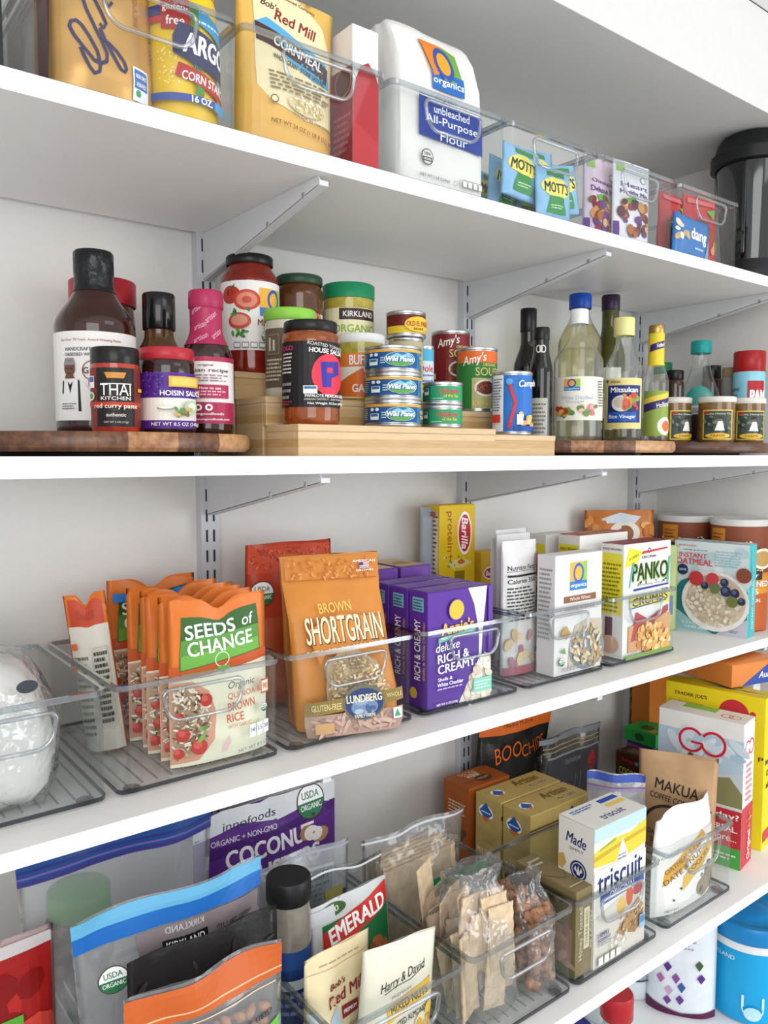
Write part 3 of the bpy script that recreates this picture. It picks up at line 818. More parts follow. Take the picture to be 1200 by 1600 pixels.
jar('hoisin_sauce_jar', 'hoisin sauce jar with a red lid and purple label', 'jar', at(x, y), .0322, .097, sauce('#2a130f'), mat('#b02a34', .3, vary=0), .014, .0312, (.005, .068), a, 2.6, rz=FC(x, y) + 3, label_col='#55288c', Afull=3.6, shoulder=.8)

# ---- bamboo stepped riser
R0, R1, R2, E0 = .525, .873, 1.014, .008
t = thing('stepped_riser', 'bamboo stepped riser under the jars and cans', 'shelf riser', (0, 0, S2))
steps = [(.85, .93, .040), (.93, 1.015, .079), (1.015, 1.115, .118)]
zprev = 0
for (y0, y1, z) in steps:
    box_obj('step_board', R0, R1, y0, y1, z - .009, z, BAMBOO, t, .0012)
    box_obj('riser_board', R0 + .0005, R1 - .0005, y0 + .001, y0 + .010, zprev, z - .009, BAMBOO, t, .0008)
    box_obj('end_board', R0 + .0005, R0 + .0095, y0 + .010, y1 - .001, 0, z - .009, BAMBOO, t, .0008)
    box_obj('step_board', R1 + .0005, R2, y0 + .004, y1 - .002, z - .009 - E0, z - E0, BAMBOO, t, .0012)
    box_obj('riser_board', R1 + .0005, R2 - .0005, y0 + .005, y0 + .013, max(0, zprev - E0), z - .009 - E0, BAMBOO, t, .0008)
    zprev = z
T1, T2, T3 = S2 + .040, S2 + .079, S2 + .118
# tomato sauce jar
x, y = .577, 1.066
a = Art(.0425 * 2.7, .098)
a.E(.28, .80, .14, .13, '#b8382a').E(.27, .83, .05, .05, '#7d2018').P([(.2, .95), (.27, .9), (.36, .96), (.3, .88)], '#3f6a34').E(.50, .72, .17, .15, '#c94a36').E(.50, .72, .13, .11, '#e08a70').E(.50, .72, .06, .05, '#c94a36')
a.E(.40, .42, .15, .12, '#cc4a38').E(.40, .43, .11, .08, '#e39a80').blobs(14, lambda u, v: .3 < u < .6 and .5 < v < .6 or .2 < u < .5 and .2 < v < .28, .004, ['#3f7a34', '#5c9a44'], 6)
a.R(.66, .53, 1, .90, '#f0b13c').P([(.86, .53), (1, .53), (1, .90), (.92, .90)], '#a8c93c').R(.66, .50, 1, .62, '#2f7ec4').O(.86, .74, .1, .15, .3, '#2a55b0').T('organics', .86, .555, .3, .06, '#ffffff').T('Marinara', .80, .40, .34, .09, '#8c2f2a', .005).T('organic', .80, .31, .2, .04, '#b9695f')
a.usda(.74, .2, .07)
for i in range(5): a.R(.34 + i * .1, .03, .42 + i * .1, .11, '#3a3a3a').R(.345 + i * .1, .04, .415 + i * .1, .10, '#eeebe8')
jar('tomato_sauce_jar', 'tall tomato sauce jar with a white label showing tomatoes', 'jar', (x, y, T3), .0425, .172, sauce('#7d1f12'), mat('#1a1718', .3, vary=0), .014, .034, (.033, .131), a, 2.7, rz=FC(x, y) - 6, label_col='#eeebe8', Afull=4.4, shoulder=.79)
# dark green lid jar
x, y = .668, 1.075
a = Art(.036 * 2.4, .06).R(.3, 0, 1, .8, '#e3d9c2').O(.68, .55, .26, None, .1, '#6b3a22').E(.68, .55, .22, None, '#b5674a').blobs(12, lambda u, v: .5 < u < .85 and .35 < v < .75, .007, ['#8c3f2a', '#d89a6a', '#6a2a1a'], 6, .8)
jar('olive_jar', 'brown jar with a dark green lid behind the light green lid', 'jar', (x, y, T3), .036, .157, sauce('#5c3319'), mat('#2f4a38', .35, vary=0), .014, .0355, (.05, .11), a, 2.4, rz=FC(x, y) + 6, shoulder=.83)
# kirkland jar: green lid
x, y = .752, 1.062
a = Art(.041 * 2.6, .085).R(.36, .78, .98, .99, '#3a2a2a').T('KIRKLAND', .67, .885, .5, .10, '#f4efe6', .015).T('ORGANIC', .60, .62, .66, .14, '#7fae3c', .01).T('TOASTED PESTO', .6, .44, .6, .08, '#9a9a5a').P([(.05, .3), (.15, .7), (.2, .68), (.12, .3)], '#6fa03c').P([(.16, .35), (.26, .6), (.28, .56), (.2, .3)], '#8ab04c')
jar('pesto_jar', 'square-shouldered jar with a wide emerald lid', 'jar', (x, y, T3), .041, .152, sauce('#b3a23c'), mat('#1f8a5b', .35, vary=0), .024, .0415, (.028, .112), a, 2.6, rz=FC(x, y), label_col='#e9e5bb', Afull=5, shoulder=.84)
# light green lid jar
x, y = .588, .972
a = Art(.0345 * 2.4, .085).R(0, 0, .52, 1, '#6a5c48').R(.52, 0, .6, 1, '#f3f0e6').R(.6, 0, 1, 1, '#8fc63c').L(.08, .1, .42, .5, 6, '#cfc7b4').R(.14, .55, .38, .9, '#8a7c66').R(.16, .57, .36, .88, '#6a5c48').R(.18, .62, .22, .84, '#cfc7b4').R(.26, .62, .30, .8, '#cfc7b4')
jar('mayonnaise_jar', 'pale jar with a light green lid and brown and green label', 'jar', (x, y, T2), .0345, .122, mat('#cfccb8', .15, coat=.4), mat('#8fce4a', .35, vary=0), .016, .036, (.014, .094), a, 2.4, rz=FC(x, y) - 6, shoulder=.82)
# salsa jar
x, y = .571, .892
a = Art(.0375 * 2.7, .083)
a.T('LOGO', .10, .90, .22, .07, '#c23a6a', .03).L(.02, .5, .2, .84, 6, '#cfcac4', seed=3).L(.02, .1, .2, .4, 3, '#8f8a86', seed=4).T('ROASTED TOMATO', .66, .925, .5, .05, '#d9d5cf', .01, 0, -8).T('HOUSE SALSA', .66, .845, .46, .07, '#ffffff', .025, 0, -4)
a.E(.68, .49, .225, .32, '#d8354a').P([(.56, .68), (.82, .70), (.83, .50), (.70, .44), (.70, .30), (.58, .30)], '#3a2f9a').R(.64, .52, .72, .60, '#d8354a')
a.R(.36, .20, .52, .32, '#e9eee4').R(.37, .27, .51, .31, '#3a6aa8').T('PAPALOTE MEXICAN GRILL', .66, .17, .56, .045, '#ffffff', .015).T('MISSION DISTRICT - SAN FRANCISCO', .66, .115, .58, .03, '#cfc9c2').T('Net Weight 15.5oz (440g)', .66, .05, .5, .045, '#ffffff').L(.02, .02, .22, .1, 2, '#a8323a')
jar('house_salsa_jar', 'roasted salsa jar with a black label and pink badge at the riser front', 'jar', (x, y, T1), .0375, .133, sauce('#8c4312'), mat('#1c1b1c', .3, vary=0), .014, .0345, (.022, .105), a, 2.7, rz=FC(x, y) + 8, label_col='#1f1c1d', Afull=4.6, shoulder=.83)
# white lid jar
x, y = .709, .972
a = Art(.036 * 2.4, .072).R(0, .64, 1, .92, '#e8813a').R(0, 0, 1, .64, '#efe9df').P([(0, .05), (0, .25), (.55, .62), (.62, .3), (.62, .0)], '#e06f28').T('BUFFALO', .62, .78, .6, .2, '#ffffff', .02).T('GARLIC', .62, .2, .5, .16, '#ffffff', .02)
jar('garlic_sauce_jar', 'low yellow jar with a white lid and orange label', 'jar', (x, y, T2), .036, .099, sauce('#a89a34'), mat('#e4e4e2', .4, vary=0), .014, .0365, (.005, .075), a, 2.4, rz=FC(x, y), shoulder=.84)
# silver can with the small red and yellow can on it
can('plain_silver_can', 'plain silver-topped can under the small bean can', 'can', (.808, .985, T2), .0275, .104, '#b9b08a', rz=0)
a = Art(.031 * 2.6, .034).R(0, 0, 1, .38, '#e9c62f').R(0, .38, 1, 1, '#6d1f1a').blobs(60, lambda u, v: v > .42 and u < .42, .0014, ['#8c352a', '#4d120f'], 3, .3).E(.70, .45, .27, .42, '#e8c23a').T('OLD EL PASO', .70, .48, .46, .26, '#b3261f', .02).T('BEANS', .7, .2, .2, .12, '#6d1f1a')
can('bean_can', 'small red and yellow can stacked on the silver can', 'can', (.808, .985, T2 + .104), .0312, .040, '#6d1f1a', a, rz=FC(.8, 1.0) + 6)
# three tuna cans
for i, wd in enumerate(('bottom can of the three stacked blue tuna cans', 'middle can of the three stacked blue tuna cans', 'top can of the three stacked blue tuna cans')):
    a = Art(.0405 * 2.8, .0315).R(0, .86, 1, 1, '#dfa63a').R(.85, 0, 1, .86, '#2f7fb0').L(.02, .15, .14, .8, 6, '#a9c6dd', seed=i).L(.36, .2, .42, .6, 3, '#cfe0ee', seed=9)
    a.E(.60, .46, .19, .40, '#bfe0ef').E(.60, .46, .18, .38, '#2a6f98').P([(.45, .3), (.5, .12), (.6, .07), (.7, .12), (.75, .3)], '#5c9a4a').P([(.46, .55), (.56, .78), (.62, .66), (.70, .80), (.76, .55)], '#7fc0dc').T('Wild Planet', .60, .46, .34, .26, '#ffffff', .03, .15).R(.21, .14, .33, .48, '#e9f0ea').R(.22, .32, .32, .46, '#3b66a6').E(.24, .7, .025, None, '#dfe9f0').E(.31, .7, .025, None, '#dfe9f0').T('WILD', .92, .55, .1, .2, '#e9c66a').T('TUNA', .92, .28, .1, .2, '#e9c66a')
    can('tuna_can', wd, 'can', (.709, .893, T1 + i * .0372), .0405, .037, '#22548c', a, 2.8, FC(.709, .89) + (0, 3, -2)[i], 'stacked blue tuna cans')
for i, wd in enumerate(('lower of the two stacked small green cans', 'upper of the two stacked small green cans')):
    a = Art(.03 * 2.6, .028).R(0, 0, .24, 1, '#1f6a48').R(.06, .4, .2, .85, '#e9f0ea').R(.07, .62, .19, .83, '#3b66a6').T('Chicken', .62, .66, .42, .34, '#d8424a', .02).T('of the Sea', .66, .33, .3, .2, '#e8c432', .02).L(.3, .1, .5, .2, 1, '#cfe9da')
    can('fish_can', wd, 'can', (.795, .884, T1 + i * .0335), .0297, .033, '#2f9a66', a, 2.6, FC(.795, .88) - (2 - 4 * i), 'stacked small green cans')
# juice can
a = Art(.0158 * 2.6, .08).R(0, 0, 1, .78, '#d5e3ee').R(0, .78, 1, 1, '#4fb0d8').T('Dole', .6, .64, .6, .13, '#c8322f', .02).T('pineapple', .58, .40, .7, .07, '#4a4a8c').T('juice', .58, .3, .4, .07, '#4a4a8c').L(.3, .48, .9, .54, 1, '#6a6aa8')
can('juice_can', 'slim pale blue juice can beside the red soup can', 'can', (.852, .992, T2), .0158, .097, '#d5e3ee', a, rz=FC(.85, .98))
# soup cans
def soup(name, lab, x, y, z, H, top, body, panel, word):
    a = Art(.034 * 2.5, H - .012)
    a.R(0, .80, 1, 1, top).T("Amy's", .42, .84, .5, .2, '#f6f1e6', .012, .35, 12).T('ORGANIC', .75, .76, .32, .05, '#e9d27a').T('SOUPS', .74, .64, .58, .14, '#e6cf74', .0).R(.38, 0, 1, .53, panel).E(.66, .36, .23, .15, '#efe6d6').E(.66, .36, .19, .115, '#7d4030').blobs(24, lambda u, v: ((u - .66) / .18) ** 2 + ((v - .36) / .1) ** 2 < 1, .003, ['#a0563e', '#5c2a20', '#8c4a34'], 7).T(word, .66, .09, .5, .07, '#e6cf74').R(.06, .18, .16, .28, '#e9e4cf')
    return can(name, lab, 'can', (x, y, z), .0345, H, body, a, 2.5, FC(x, y) + 4, 'two bean soup cans')
soup('soup_can', 'dark red soup can with gold lettering at the back of the riser', .972, 1.06, T3 - E0, .107, '#7d1f22', '#7d1f22', '#93302c', 'CHILI')
soup('soup_can', 'green soup can with an orange band above a bowl of lentils', .951, .972, T2 - E0, .106, '#e06a2a', '#2f7a34', '#b9b27a', 'LENTIL')
a = Art(.0325 * 2.6, .09).R(0, 0, .3, 1, '#e3e6ea').L(.03, .35, .27, .95, 12, '#6a6f78').R(.04, .16, .26, .3, '#c8402f').P([(.36, .92), (.42, .92), (.56, .5), (.44, .06), (.38, .06), (.50, .5)], '#c8323c').T('Campbells', .86, .84, .56, .15, '#ffffff', .01, .3, 4).R(.5, .0, 1, .1, '#1f4a9a').blobs(6, lambda u, v: .6 < u < .95 and .1 < v < .3, .007, ['#d9a05a', '#e9c07a'], 4, .6).R(.55, .12, .66, .3, '#dfe6ee').E(.42, .88, .06, None, '#5aa0dc')
can('noodle_soup_can', 'bright blue soup can at the right end of the riser', 'can', (.951, .892, T1 - E0), .0325, .100, '#2a6fc2', a, rz=FC(.95, .89) + 6)

# ---- bottles on the second turntable
OIL = mat('#1c1a10', .06, vary=.05, coat=.5)
BLKCAP = mat('#151617', .3, vary=0)
bottle('olive_oil_bottle', 'tall black oil bottle, leftmost of the dark bottles', 'bottle', at(1.172, 1.058), .028, .254, OIL, BLKCAP, .045, .0155, .0145, .55, .76, rz=-48)
a = Art(.0206 * 2.2, .07).R(0, .0, 1, .95, '#b9b6ab').L(.1, .1, .9, .85, 8, '#6f6d66')
t = bottle('balsamic_bottle', 'slim black bottle with a wax crest and grey label', 'bottle', at(1.092, .955), .0206, .198, mat('#100f10', .12, coat=.5, vary=0), BLKCAP, .022, .014, .0135, .6, .82, (.004, .078), a, 1.7, rz=-46, turn=-.3)
Art(.03, .02).O(.3, .5, .2, .35, .35, '#d9d6cf').O(.6, .5, .2, .35, .35, '#d9d6cf').E(.45, .5, .1, .3, '#d9d6cf').build('crest', face_cyl(bprof[t.name], 1.8, .150, .170), t, 8, 4, base=.001)
bottle('dark_oil_bottle', 'dark green bottle mostly hidden behind the slim black bottle', 'bottle', at(1.302, 1.142), .026, .225, mat('#1d2a1a', .1, coat=.5), BLKCAP, .025, .014, .013, .6, .8, rz=-48)
# white vinegar
x, y = 1.166, .932
a = Art(.044 * 2.2, .078).P([(.22, .72), (.52, .72), (.52, .95), (.22, .95)], '#eda33a').P([(.40, .72), (.52, .72), (.52, .95), (.46, .95)], '#9cc23c').R(.22, .68, .52, .77, '#2f7ec4').O(.37, .85, .08, .1, .34, '#2a55b0').T('organics', .37, .72, .26, .04, '#ffffff').T('White Distilled', .46, .52, .6, .09, '#9fb6cf', .004).T('Vinegar', .44, .42, .34, .08, '#9fb6cf', .004)
a.blobs(16, lambda u, v: .08 < u < .42 and .1 < v < .3, .006, ['#5c8a3c', '#b8382c', '#e3b25c', '#7aa84c'], 4, .8).blobs(14, lambda u, v: .52 < u < .82 and .12 < v < .32, .006, ['#d8747c', '#5c8a3c', '#e8b0a8', '#6a9a4c'], 5, .8).L(.86, .3, .99, .92, 10, '#4a4a4a')
bottle('white_vinegar_bottle', 'large clear vinegar bottle with a white cap', 'bottle', at(x, y), .0435, .234, clear('#f9faf7', 1.2, .04, base=.03, haze=.05), plast('#f0efec'), .026, .0162, .0135, .60, .86, (.036, .112), a, 2.2, '#e9e5d8', 2.7, FC(x, y) + 2, fill=(.165, clear('#fbfaf3', .6, .03)), curve=.8)
# blue-capped jug
x, y = 1.335, 1.065
bottle('vegetable_oil_bottle', 'clear oil bottle with a bright blue cap behind the vinegar', 'bottle', at(x, y), .044, .302, clear('#f8faf9', 1.2, .05, base=.03, haze=.05), mat('#1f4fb5', .35, vary=0), .03, .0225, .019, .66, .88, rz=FC(x, y), fill=(.24, clear('#f3ecc4', .6, .03)))
# purple-capped green oil bottle
x, y = 1.41, 1.046
a = Art(.036, .07).R(0, 0, 1, 1, '#e3e4dc').R(.1, .5, .4, .75, '#3f8a3c').R(.5, .5, .8, .75, '#e39a3a').R(.3, .35, .9, .5, '#2a3a6a')
bottle('avocado_oil_bottle', 'green glass oil bottle with a purple cap', 'bottle', at(x, y), .0315, .306, mat('#4a4a12', .07, vary=.1, coat=.5), mat('#33203a', .35, vary=0), .032, .0185, .0175, .55, .8, (.05, .155), a, 1.6, rz=FC(x, y))
# rice vinegar
x, y = 1.299, .932
a = Art(.034 * 2.3, .086).R(.03, .03, .97, .97, '#e8d78c').R(.1, .12, .95, .86, '#33478c').R(.12, .14, .9, .84, '#22336f').T('Mitsukan', .52, .77, .66, .10, '#ffffff', .03).T('MIZKAN', .3, .925, .22, .04, '#3a3a2a').E(.45, .50, .23, .16, '#e9e6df').E(.45, .52, .18, .11, '#cfc6b4').blobs(18, lambda u, v: .5 < u < .9 and .4 < v < .66, .006, ['#c8442f', '#e08a3a', '#7aa03c', '#d8655a'], 4, .7).R(.12, .14, .8, .33, '#2459b0').T('Rice Vinegar', .47, .23, .62, .09, '#ffffff', .012, .1).P([(.05, .96), (.14, .96), (.1, .9)], '#3a2a1a')
bottle('rice_vinegar_bottle', 'clear vinegar bottle with a pale yellow cap and blue label', 'bottle', at(x, y), .0345, .233, clear('#f9fbf8', 1.2, .04, base=.03, haze=.04), mat('#ece79a', .4, vary=0), .034, .0192, .0145, .54, .84, (.024, .118), a, 2.3, '#efe3a0', 2.5, FC(x, y) + 3, fill=(.022, clear('#c9c06a', 1, .03)))
# yellow-necked bottle
x, y = 1.402, .93
a = Art(.025 * 2.2, .075).R(0, 0, 1, 1, '#8fa84a').P([(0, .62), (1, .78), (1, .98), (0, .82)], '#e9cf4a').P([(0, .52), (1, .70), (1, .86), (0, .70)], '#3a2a6a').T('Holland', .72, .70, .5, .1, '#ffffff', .01, 0, 10).E(.8, .22, .3, .2, '#efe9dc').E(.85, .22, .18, .12, '#d8743a')
t = bottle('cooking_wine_bottle', 'clear cooking wine bottle with a yellow neck wrap and gold cap', 'bottle', at(x, y), .0252, .229, clear('#f9fbfa', 1.2, .04, base=.03, haze=.04), metal('#b9995a', .3), .017, .0152, .0145, .50, .70, (.012, .10), a, 2.2, rz=FC(x, y) + 10, sleeve=(.150, .214, mat('#ecd23a', .4)))
Art(.04, .04).P([(0, .25), (1, .45), (1, .75), (0, .55)], '#3a2a6a').T('Holland', .7, .55, .5, .18, '#ffffff', .01, 0, 10).build('neck_print', face_cyl(bprof[t.name], 2.0, .165, .21), t, 8, 4, base=.0015)
# third turntable
x, y = 1.648, 1.075
jar('spice_jar', 'small clear spice jar with a green cap beside the cooking wine', 'jar', at(x, y), .026, .186, mat('#a9a690', .12, coat=.4), mat('#1f7d55', .35, vary=0), .026, .0205, rz=FC(x, y), shoulder=.6)
x, y = 1.652, .983
a = Art(.045 * 2, .06).E(.42, .62, .42, .38, '#2aa39a').R(.05, .05, .9, .34, '#dfe6e2').L(.1, .1, .84, .28, 3, '#7a8a86')
bottle('sesame_oil_bottle', 'clear round-shouldered bottle with a teal cap', 'bottle', at(x, y), .0455, .226, clear('#f7faf9', 1.2, .04, base=.03, haze=.04), mat('#1f9d9a', .35, vary=0), .028, .0215, .018, .32, .84, (.06, .125), a, 1.7, rz=FC(x, y) + 5, fill=(.068, clear('#8a4a32', 1, .03)), curve=1.1)
jar('black_capped_jar', 'dark jar with a black cap left of the teal-capped bottle', 'jar', at(1.578, 1.0), .020, .158, sauce('#3a2018'), BLKCAP, .02, .019, rz=-58)
jar('black_capped_jar', 'dark jar with a black cap right of the teal-capped bottle', 'jar', at(1.745, 1.01), .022, .18, sauce('#4a2018'), BLKCAP, .03, .02, rz=-60)
jar('tan_capped_jar', 'small grey jar with a tan cap behind the cooking spray', 'jar', at(1.728, .955), .019, .17, mat('#9a9690', .3), mat('#a8926a', .5), .02, .017, rz=-60)
def spread(x, y, lab, rzo):
    a = Art(.036 * 1.7, .058).R(0, 0, 1, 1, '#d9c24a').R(.05, .04, .95, .96, '#3f4a44').blobs(24, lambda u, v: .08 < u < .92 and .25 < v < .8, .005, ['#56665a', '#2c3832', '#6f7f70'], 3, .6).P([(.40, .3), (.7, .3), (.62, .62), (.5, .62)], '#eeeeea').E(.55, .68, .07, .07, '#7a5a48').P([(.47, .70), (.63, .70), (.6, .77), (.5, .77)], '#2a2220').T('Aloha Honey Co', .5, .86, .8, .07, '#efe9d2').E(.5, .13, .38, .09, '#e3b93a').T('FARMS', .5, .13, .4, .08, '#8c3a1f').R(.06, .86, .24, .94, '#b3262a')
    jar('spread_jar', lab, 'jar', at(x, y), .0355, .093, sauce('#7d5c32'), mat('#dedbd2', .4, vary=0), .012, .0365, (.006, .066), a, 1.75, rz=FC(x, y) + rzo, group='small tan spread jars', shoulder=.88)
spread(1.506, .955, 'tan spread jar half hidden beside the cooking wine bottle', 40)
spread(1.552, .885, 'tan spread jar with a white lid, middle of the three small jars', 5)
spread(1.640, .868, 'tan spread jar with a white lid next to the cooking spray', 18)
# cooking spray
x, y = 1.702, .898
a = Art(.0325 * 2.6, .125).R(.55, .4, 1, .95, '#b3262a').T('PAM', .82, .7, .4, .2, '#ffffff', .04).R(.5, .32, 1, .5, '#24489a').T('BAKING', .2, .82, .3, .05, '#3a5a7a').L(.1, .6, .3, .76, 4, '#6a8aa8').E(.55, .15, .38, .2, '#e8a084').E(.55, .15, .26, .13, '#d8785a').R(0, 0, 1, .03, '#b3262a')
t = jar('cooking_spray_can', 'light blue cooking spray can with a red cap against the right wall', 'spray can', at(x, y), .0325, .198, mat('#8fcfe6', .3), mat('#a81f22', .3, vary=0), .045, .0325, (.006, .14), a, 2.6, rz=FC(x, y) - 12, shoulder=.76, ridge=0)

# ---------------------------------------------------------------- rice shelf
B3 = [(.08, .287), (.300, .508), (.5223, .733), (.749, .957), (.973, 1.181), (1.194, 1.406)]
for (a, b), w in zip(B3, ('white plastic-wrapped bundle', 'quinoa and rice pouches', 'orange short grain rice bag', 'purple macaroni cartons', 'white noodle packets and pasta carton', 'breadcrumb carton')):
    clear_bin('clear plastic bin on the rice shelf holding the ' + w, a, b, .873, S3, .275 if w != 'breadcrumb carton' else .25)
Z = S3 + BF
# white bundle in a clear bag
t = thing('wrapped_bundle', 'white bundle in a clear plastic bag in the leftmost bin', 'bag', (.165, .965, Z), 0)
secs = [(0, .06, .05, .03, -.03), (.015, .11, .10, .02, -.02), (.05, .15, .14, .01, 0), (.09, .165, .15, 0, 0), (.12, .16, .145, -.005, .005), (.145, .13, .12, -.01, .01), (.158, .07, .06, -.015, .01)]
loft('white_cloth', secs, mat('#e9e7e2', .7, vary=.03, bump=.5, scale=30), t, ex=2.6, wr=.008, seed=12)
loft('plastic_bag', [(z * 1.05 + .0005, w + .016, d + .016, x, y) for z, w, d, x, y in secs] + [(.175, .05, .05, -.02, .01), (.19, .08, .06, -.03, .015)], CELL, t, ex=2.6, wr=.012, seed=13)
Art(.02, .02).E(.5, .5, .5, .5, '#3a4048').build('dark_sticker', lambda u, v, o: (.045 + (u - .5) * .022, -.058 - o - .02, .135 + (v - .5) * .014), t)

# quinoa and rice pouches
def quinoa(x, y, lab, i, rz=0, ry=0, rx=0, back=False, band=None):
    w, h = (.052 if back else .132), .205
    a = Art(w, h)
    if not back:
        a.P([(.0, .60), (1, .63), (1, .57), (0, .52)], '#c8592a')
        a.R(0, .0, 1, .58, '#e9e8cf').P([(0, .52), (.5, .545), (.5, .6), (0, .6)], '#c8592a').P([(.5, .545), (1, .585), (1, .64), (.5, .6)], '#c8592a')
        a.P([(.09, .575), (.93, .64), (.90, .925), (.60, .905), (.5, .88), (.12, .895)], '#35602a').P([(.10, .58), (.92, .645), (.91, .74), (.11, .70)], '#6fae48').P([(.10, .66), (.915, .72), (.915, .80), (.11, .755)], '#5a9440')
        a.T('SEEDS', .40, .812, .50, .085, '#ffffff', .02, 0, 5).T('of', .79, .842, .13, .07, '#ffffff', .005, .2, 5).T('CHANGE', .50, .715, .66, .085, '#ffffff', .02, 0, 5)
        a.O(.50, .62, .075, None, .14, '#d9e9c8').P([(.44, .575), (.58, .58), (.51, .53)], '#6fae48')
        a.P([(0, .02), (0, .51), (.2, .51), (.36, .44), (.43, .30), (.40, .14), (.25, .03)], '#d69a80').P([(.02, .05), (.02, .50), (.16, .49), (.30, .42), (.36, .29), (.33, .14), (.2, .05)], '#b59a7c')
        ins = lambda u, v: .02 < u < .36 and .05 < v < .5 and ((u - .02) / .34) ** 2 + ((v - .28) / .22) ** 2 < 1
        a.blobs(190, ins, .0033, ['#e3d6bd', '#efe6d2', '#6d4a38', '#c9b08c', '#f3ecdc', '#8c6a50'], 70 + i, .38)
        for u, v, r in ((.30, .40, .06), (.08, .21, .06), (.22, .13, .075), (.05, .32, .04), (.04, .1, .05)): a.E(u, v, r, None, '#b8342c').E(u - .015, v + .012, r * .5, None, '#cc5a4c')
        a.blobs(12, lambda u, v: .1 < u < .3 and .16 < v < .24, .006, ['#5c8a3c', '#7aa84c'], 3, .5)
        a.T('Organic', .66, .46, .28, .055, '#4a4038', .004, .25, 3).T('QUINOA &', .69, .40, .36, .042, '#c8592a', .004, 0, 3).T('BROWN', .65, .335, .28, .05, '#c8592a', .012, 0, 3).T('RICE', .58, .265, .17, .05, '#c8592a', .012, 0, 3).T('WITH GARLIC', .62, .215, .24, .022, '#c8592a', .004, 0, 3)
        a.R(.87, .37, .97, .46, '#c8592a').R(.88, .38, .96, .45, '#e9e8cf').T('90', .92, .415, .06, .035, '#c8592a').usda(.91, .28, .042)
        for k in range(3): a.R(.72 + k * .085, .12, .79 + k * .085, .2, '#ffffff').T(('240', '3.5', '38')[k], .755 + k * .085, .165, .055, .025, '#3a4a8c')
        a.P([(.43, .11), (.5, .17), (.52, .13), (.48, .07), (.42, .07)], '#d9b9b4').T('NET WT 8.5 OZ', .78, .06, .36, .022, '#7a8a9c', .01, 0, 4)
        if band: a.P([(.02, .86), (.45, .86), (.5, .83), (.55, .86), (.98, .88), (.98, .94), (.55, .905), (.5, .875), (.45, .905), (.02, .92)], band)
    else:
        a.R(.03, .0, .97, .80, '#d9d5c8').R(.1, .80, .9, .97, '#c4472a').L(.08, .1, .42, .62, 12, '#6d6a62').R(.55, .15, .9, .66, '#c9c5b8').L(.57, .18, .88, .64, 12, '#3a3834', fill=.6).R(.08, .66, .22, .7, '#d8653a').T('RICE', .5, .88, .4, .05, '#a83a22')
    pouch('grain_pouch', lab, 'pouch', (x, y, Z), w, h, .026, '#d9772f', rz, a, 'quinoa and rice pouches', rx, ry, seed=80 + i, wr=.003, dip=.016, m=film('#d8752e'), cuts=(9, 12))
quinoa(.4395, .905, 'foremost orange and green quinoa pouch with its whole front showing', 1, 0)
quinoa(.4395, .936, 'quinoa pouch directly behind the foremost one', 2, 2)
quinoa(.436, .965, 'third quinoa pouch from the bin front', 3, -2)
quinoa(.4395, .994, 'fourth quinoa pouch from the bin front', 4, 1)
quinoa(.434, 1.03, 'fifth quinoa pouch from the bin front', 7, 3)
quinoa(.434, 1.105, 'rearmost orange rice pouch with a bright blue band', 5, 2, band='#2a76c8')
quinoa(.337, 1.02, 'rice pouch turned round to show its pale back at the bin left', 6, -30, -7, 0, True)

# orange rice bag
secs = [(0, .140, .058, 0, -.006), (.010, .148, .064, 0, -.006), (.05, .15, .064, 0, 0), (.10, .147, .056, -.002, .010), (.15, .144, .042, -.004, .020), (.185, .145, .028, -.006, .028), (.20, .147, .016, -.006, .032), (.228, .148, .006, -.006, .034), (.236, .148, .003, -.006, .035)]
t = thing('rice_bag', 'orange short grain rice bag with a window of rice', 'bag', (.640, .925, Z), -16)
loft('bag', secs, film('#d58a3a'), t, ex=7, wr=.003, seed=21)
a = Art(.146, .236)
a.R(.03, .855, .97, .99, '#cf8436').blobs(90, lambda u, v: .05 < u < .95 and .86 < v < .98, .003, ['#dd9a52', '#c47428'], 5, .5).L(.05, .85, .95, .86, 1, '#b56a22')
a.T('AMERICAN', .83, .955, .24, .015, '#ffffff').T('GROWN', .83, .9, .18, .013, '#ffffff').R(.78, .912, .88, .945, '#d8d4dc').R(.78, .928, .82, .945, '#34427a').R(.78, .918, .88, .922, '#b8404a').R(.82, .932, .88, .937, '#b8404a')
a.T('BROWN', .46, .70, .33, .055, '#e6c96a', .01, 0, 3)
a.P([(.15, .58), (.5, .66), (.92, .63), (.92, .52), (.88, .42), (.3, .44), (.24, .38), (.18, .50)], '#d58a3a')
a.T('SHORTGRAIN', .53, .572, .78, .15, '#6a4320', .025, 0, 1).T('SHORTGRAIN', .525, .577, .78, .15, '#f4e6c6', .008, 0, 1)
a.P([(.27, .25), (.30, .38), (.44, .45), (.62, .45), (.80, .38), (.86, .25), (.86, .20), (.27, .18)], '#c9b08e').blobs(330, lambda u, v: .28 < u < .85 and .19 < v < .44 and ((u - .56) / .29) ** 2 + ((v - .2) / .25) ** 2 < 1, .0032, ['#e0cba8', '#d2b890', '#c4a67c', '#ead9ba', '#b8986c'], 5, .45)
a.L(.48, .36, .62, .43, 4, '#7a6a50').R(.02, .0, .98, .13, '#b09284').blobs(50, lambda u, v: .03 < v < .1 and .12 < u < .88, .010, ['#c4a89a', '#9a7c70', '#bfa294', '#a88a7e'], 8, .25)
a.P([(.02, .13), (.98, .17), (.98, .24), (.02, .205)], '#8a7438').T('GLUTEN-FREE', .22, .175, .28, .035, '#d9c98c').T('WHOLE', .88, .205, .16, .025, '#d9c98c')
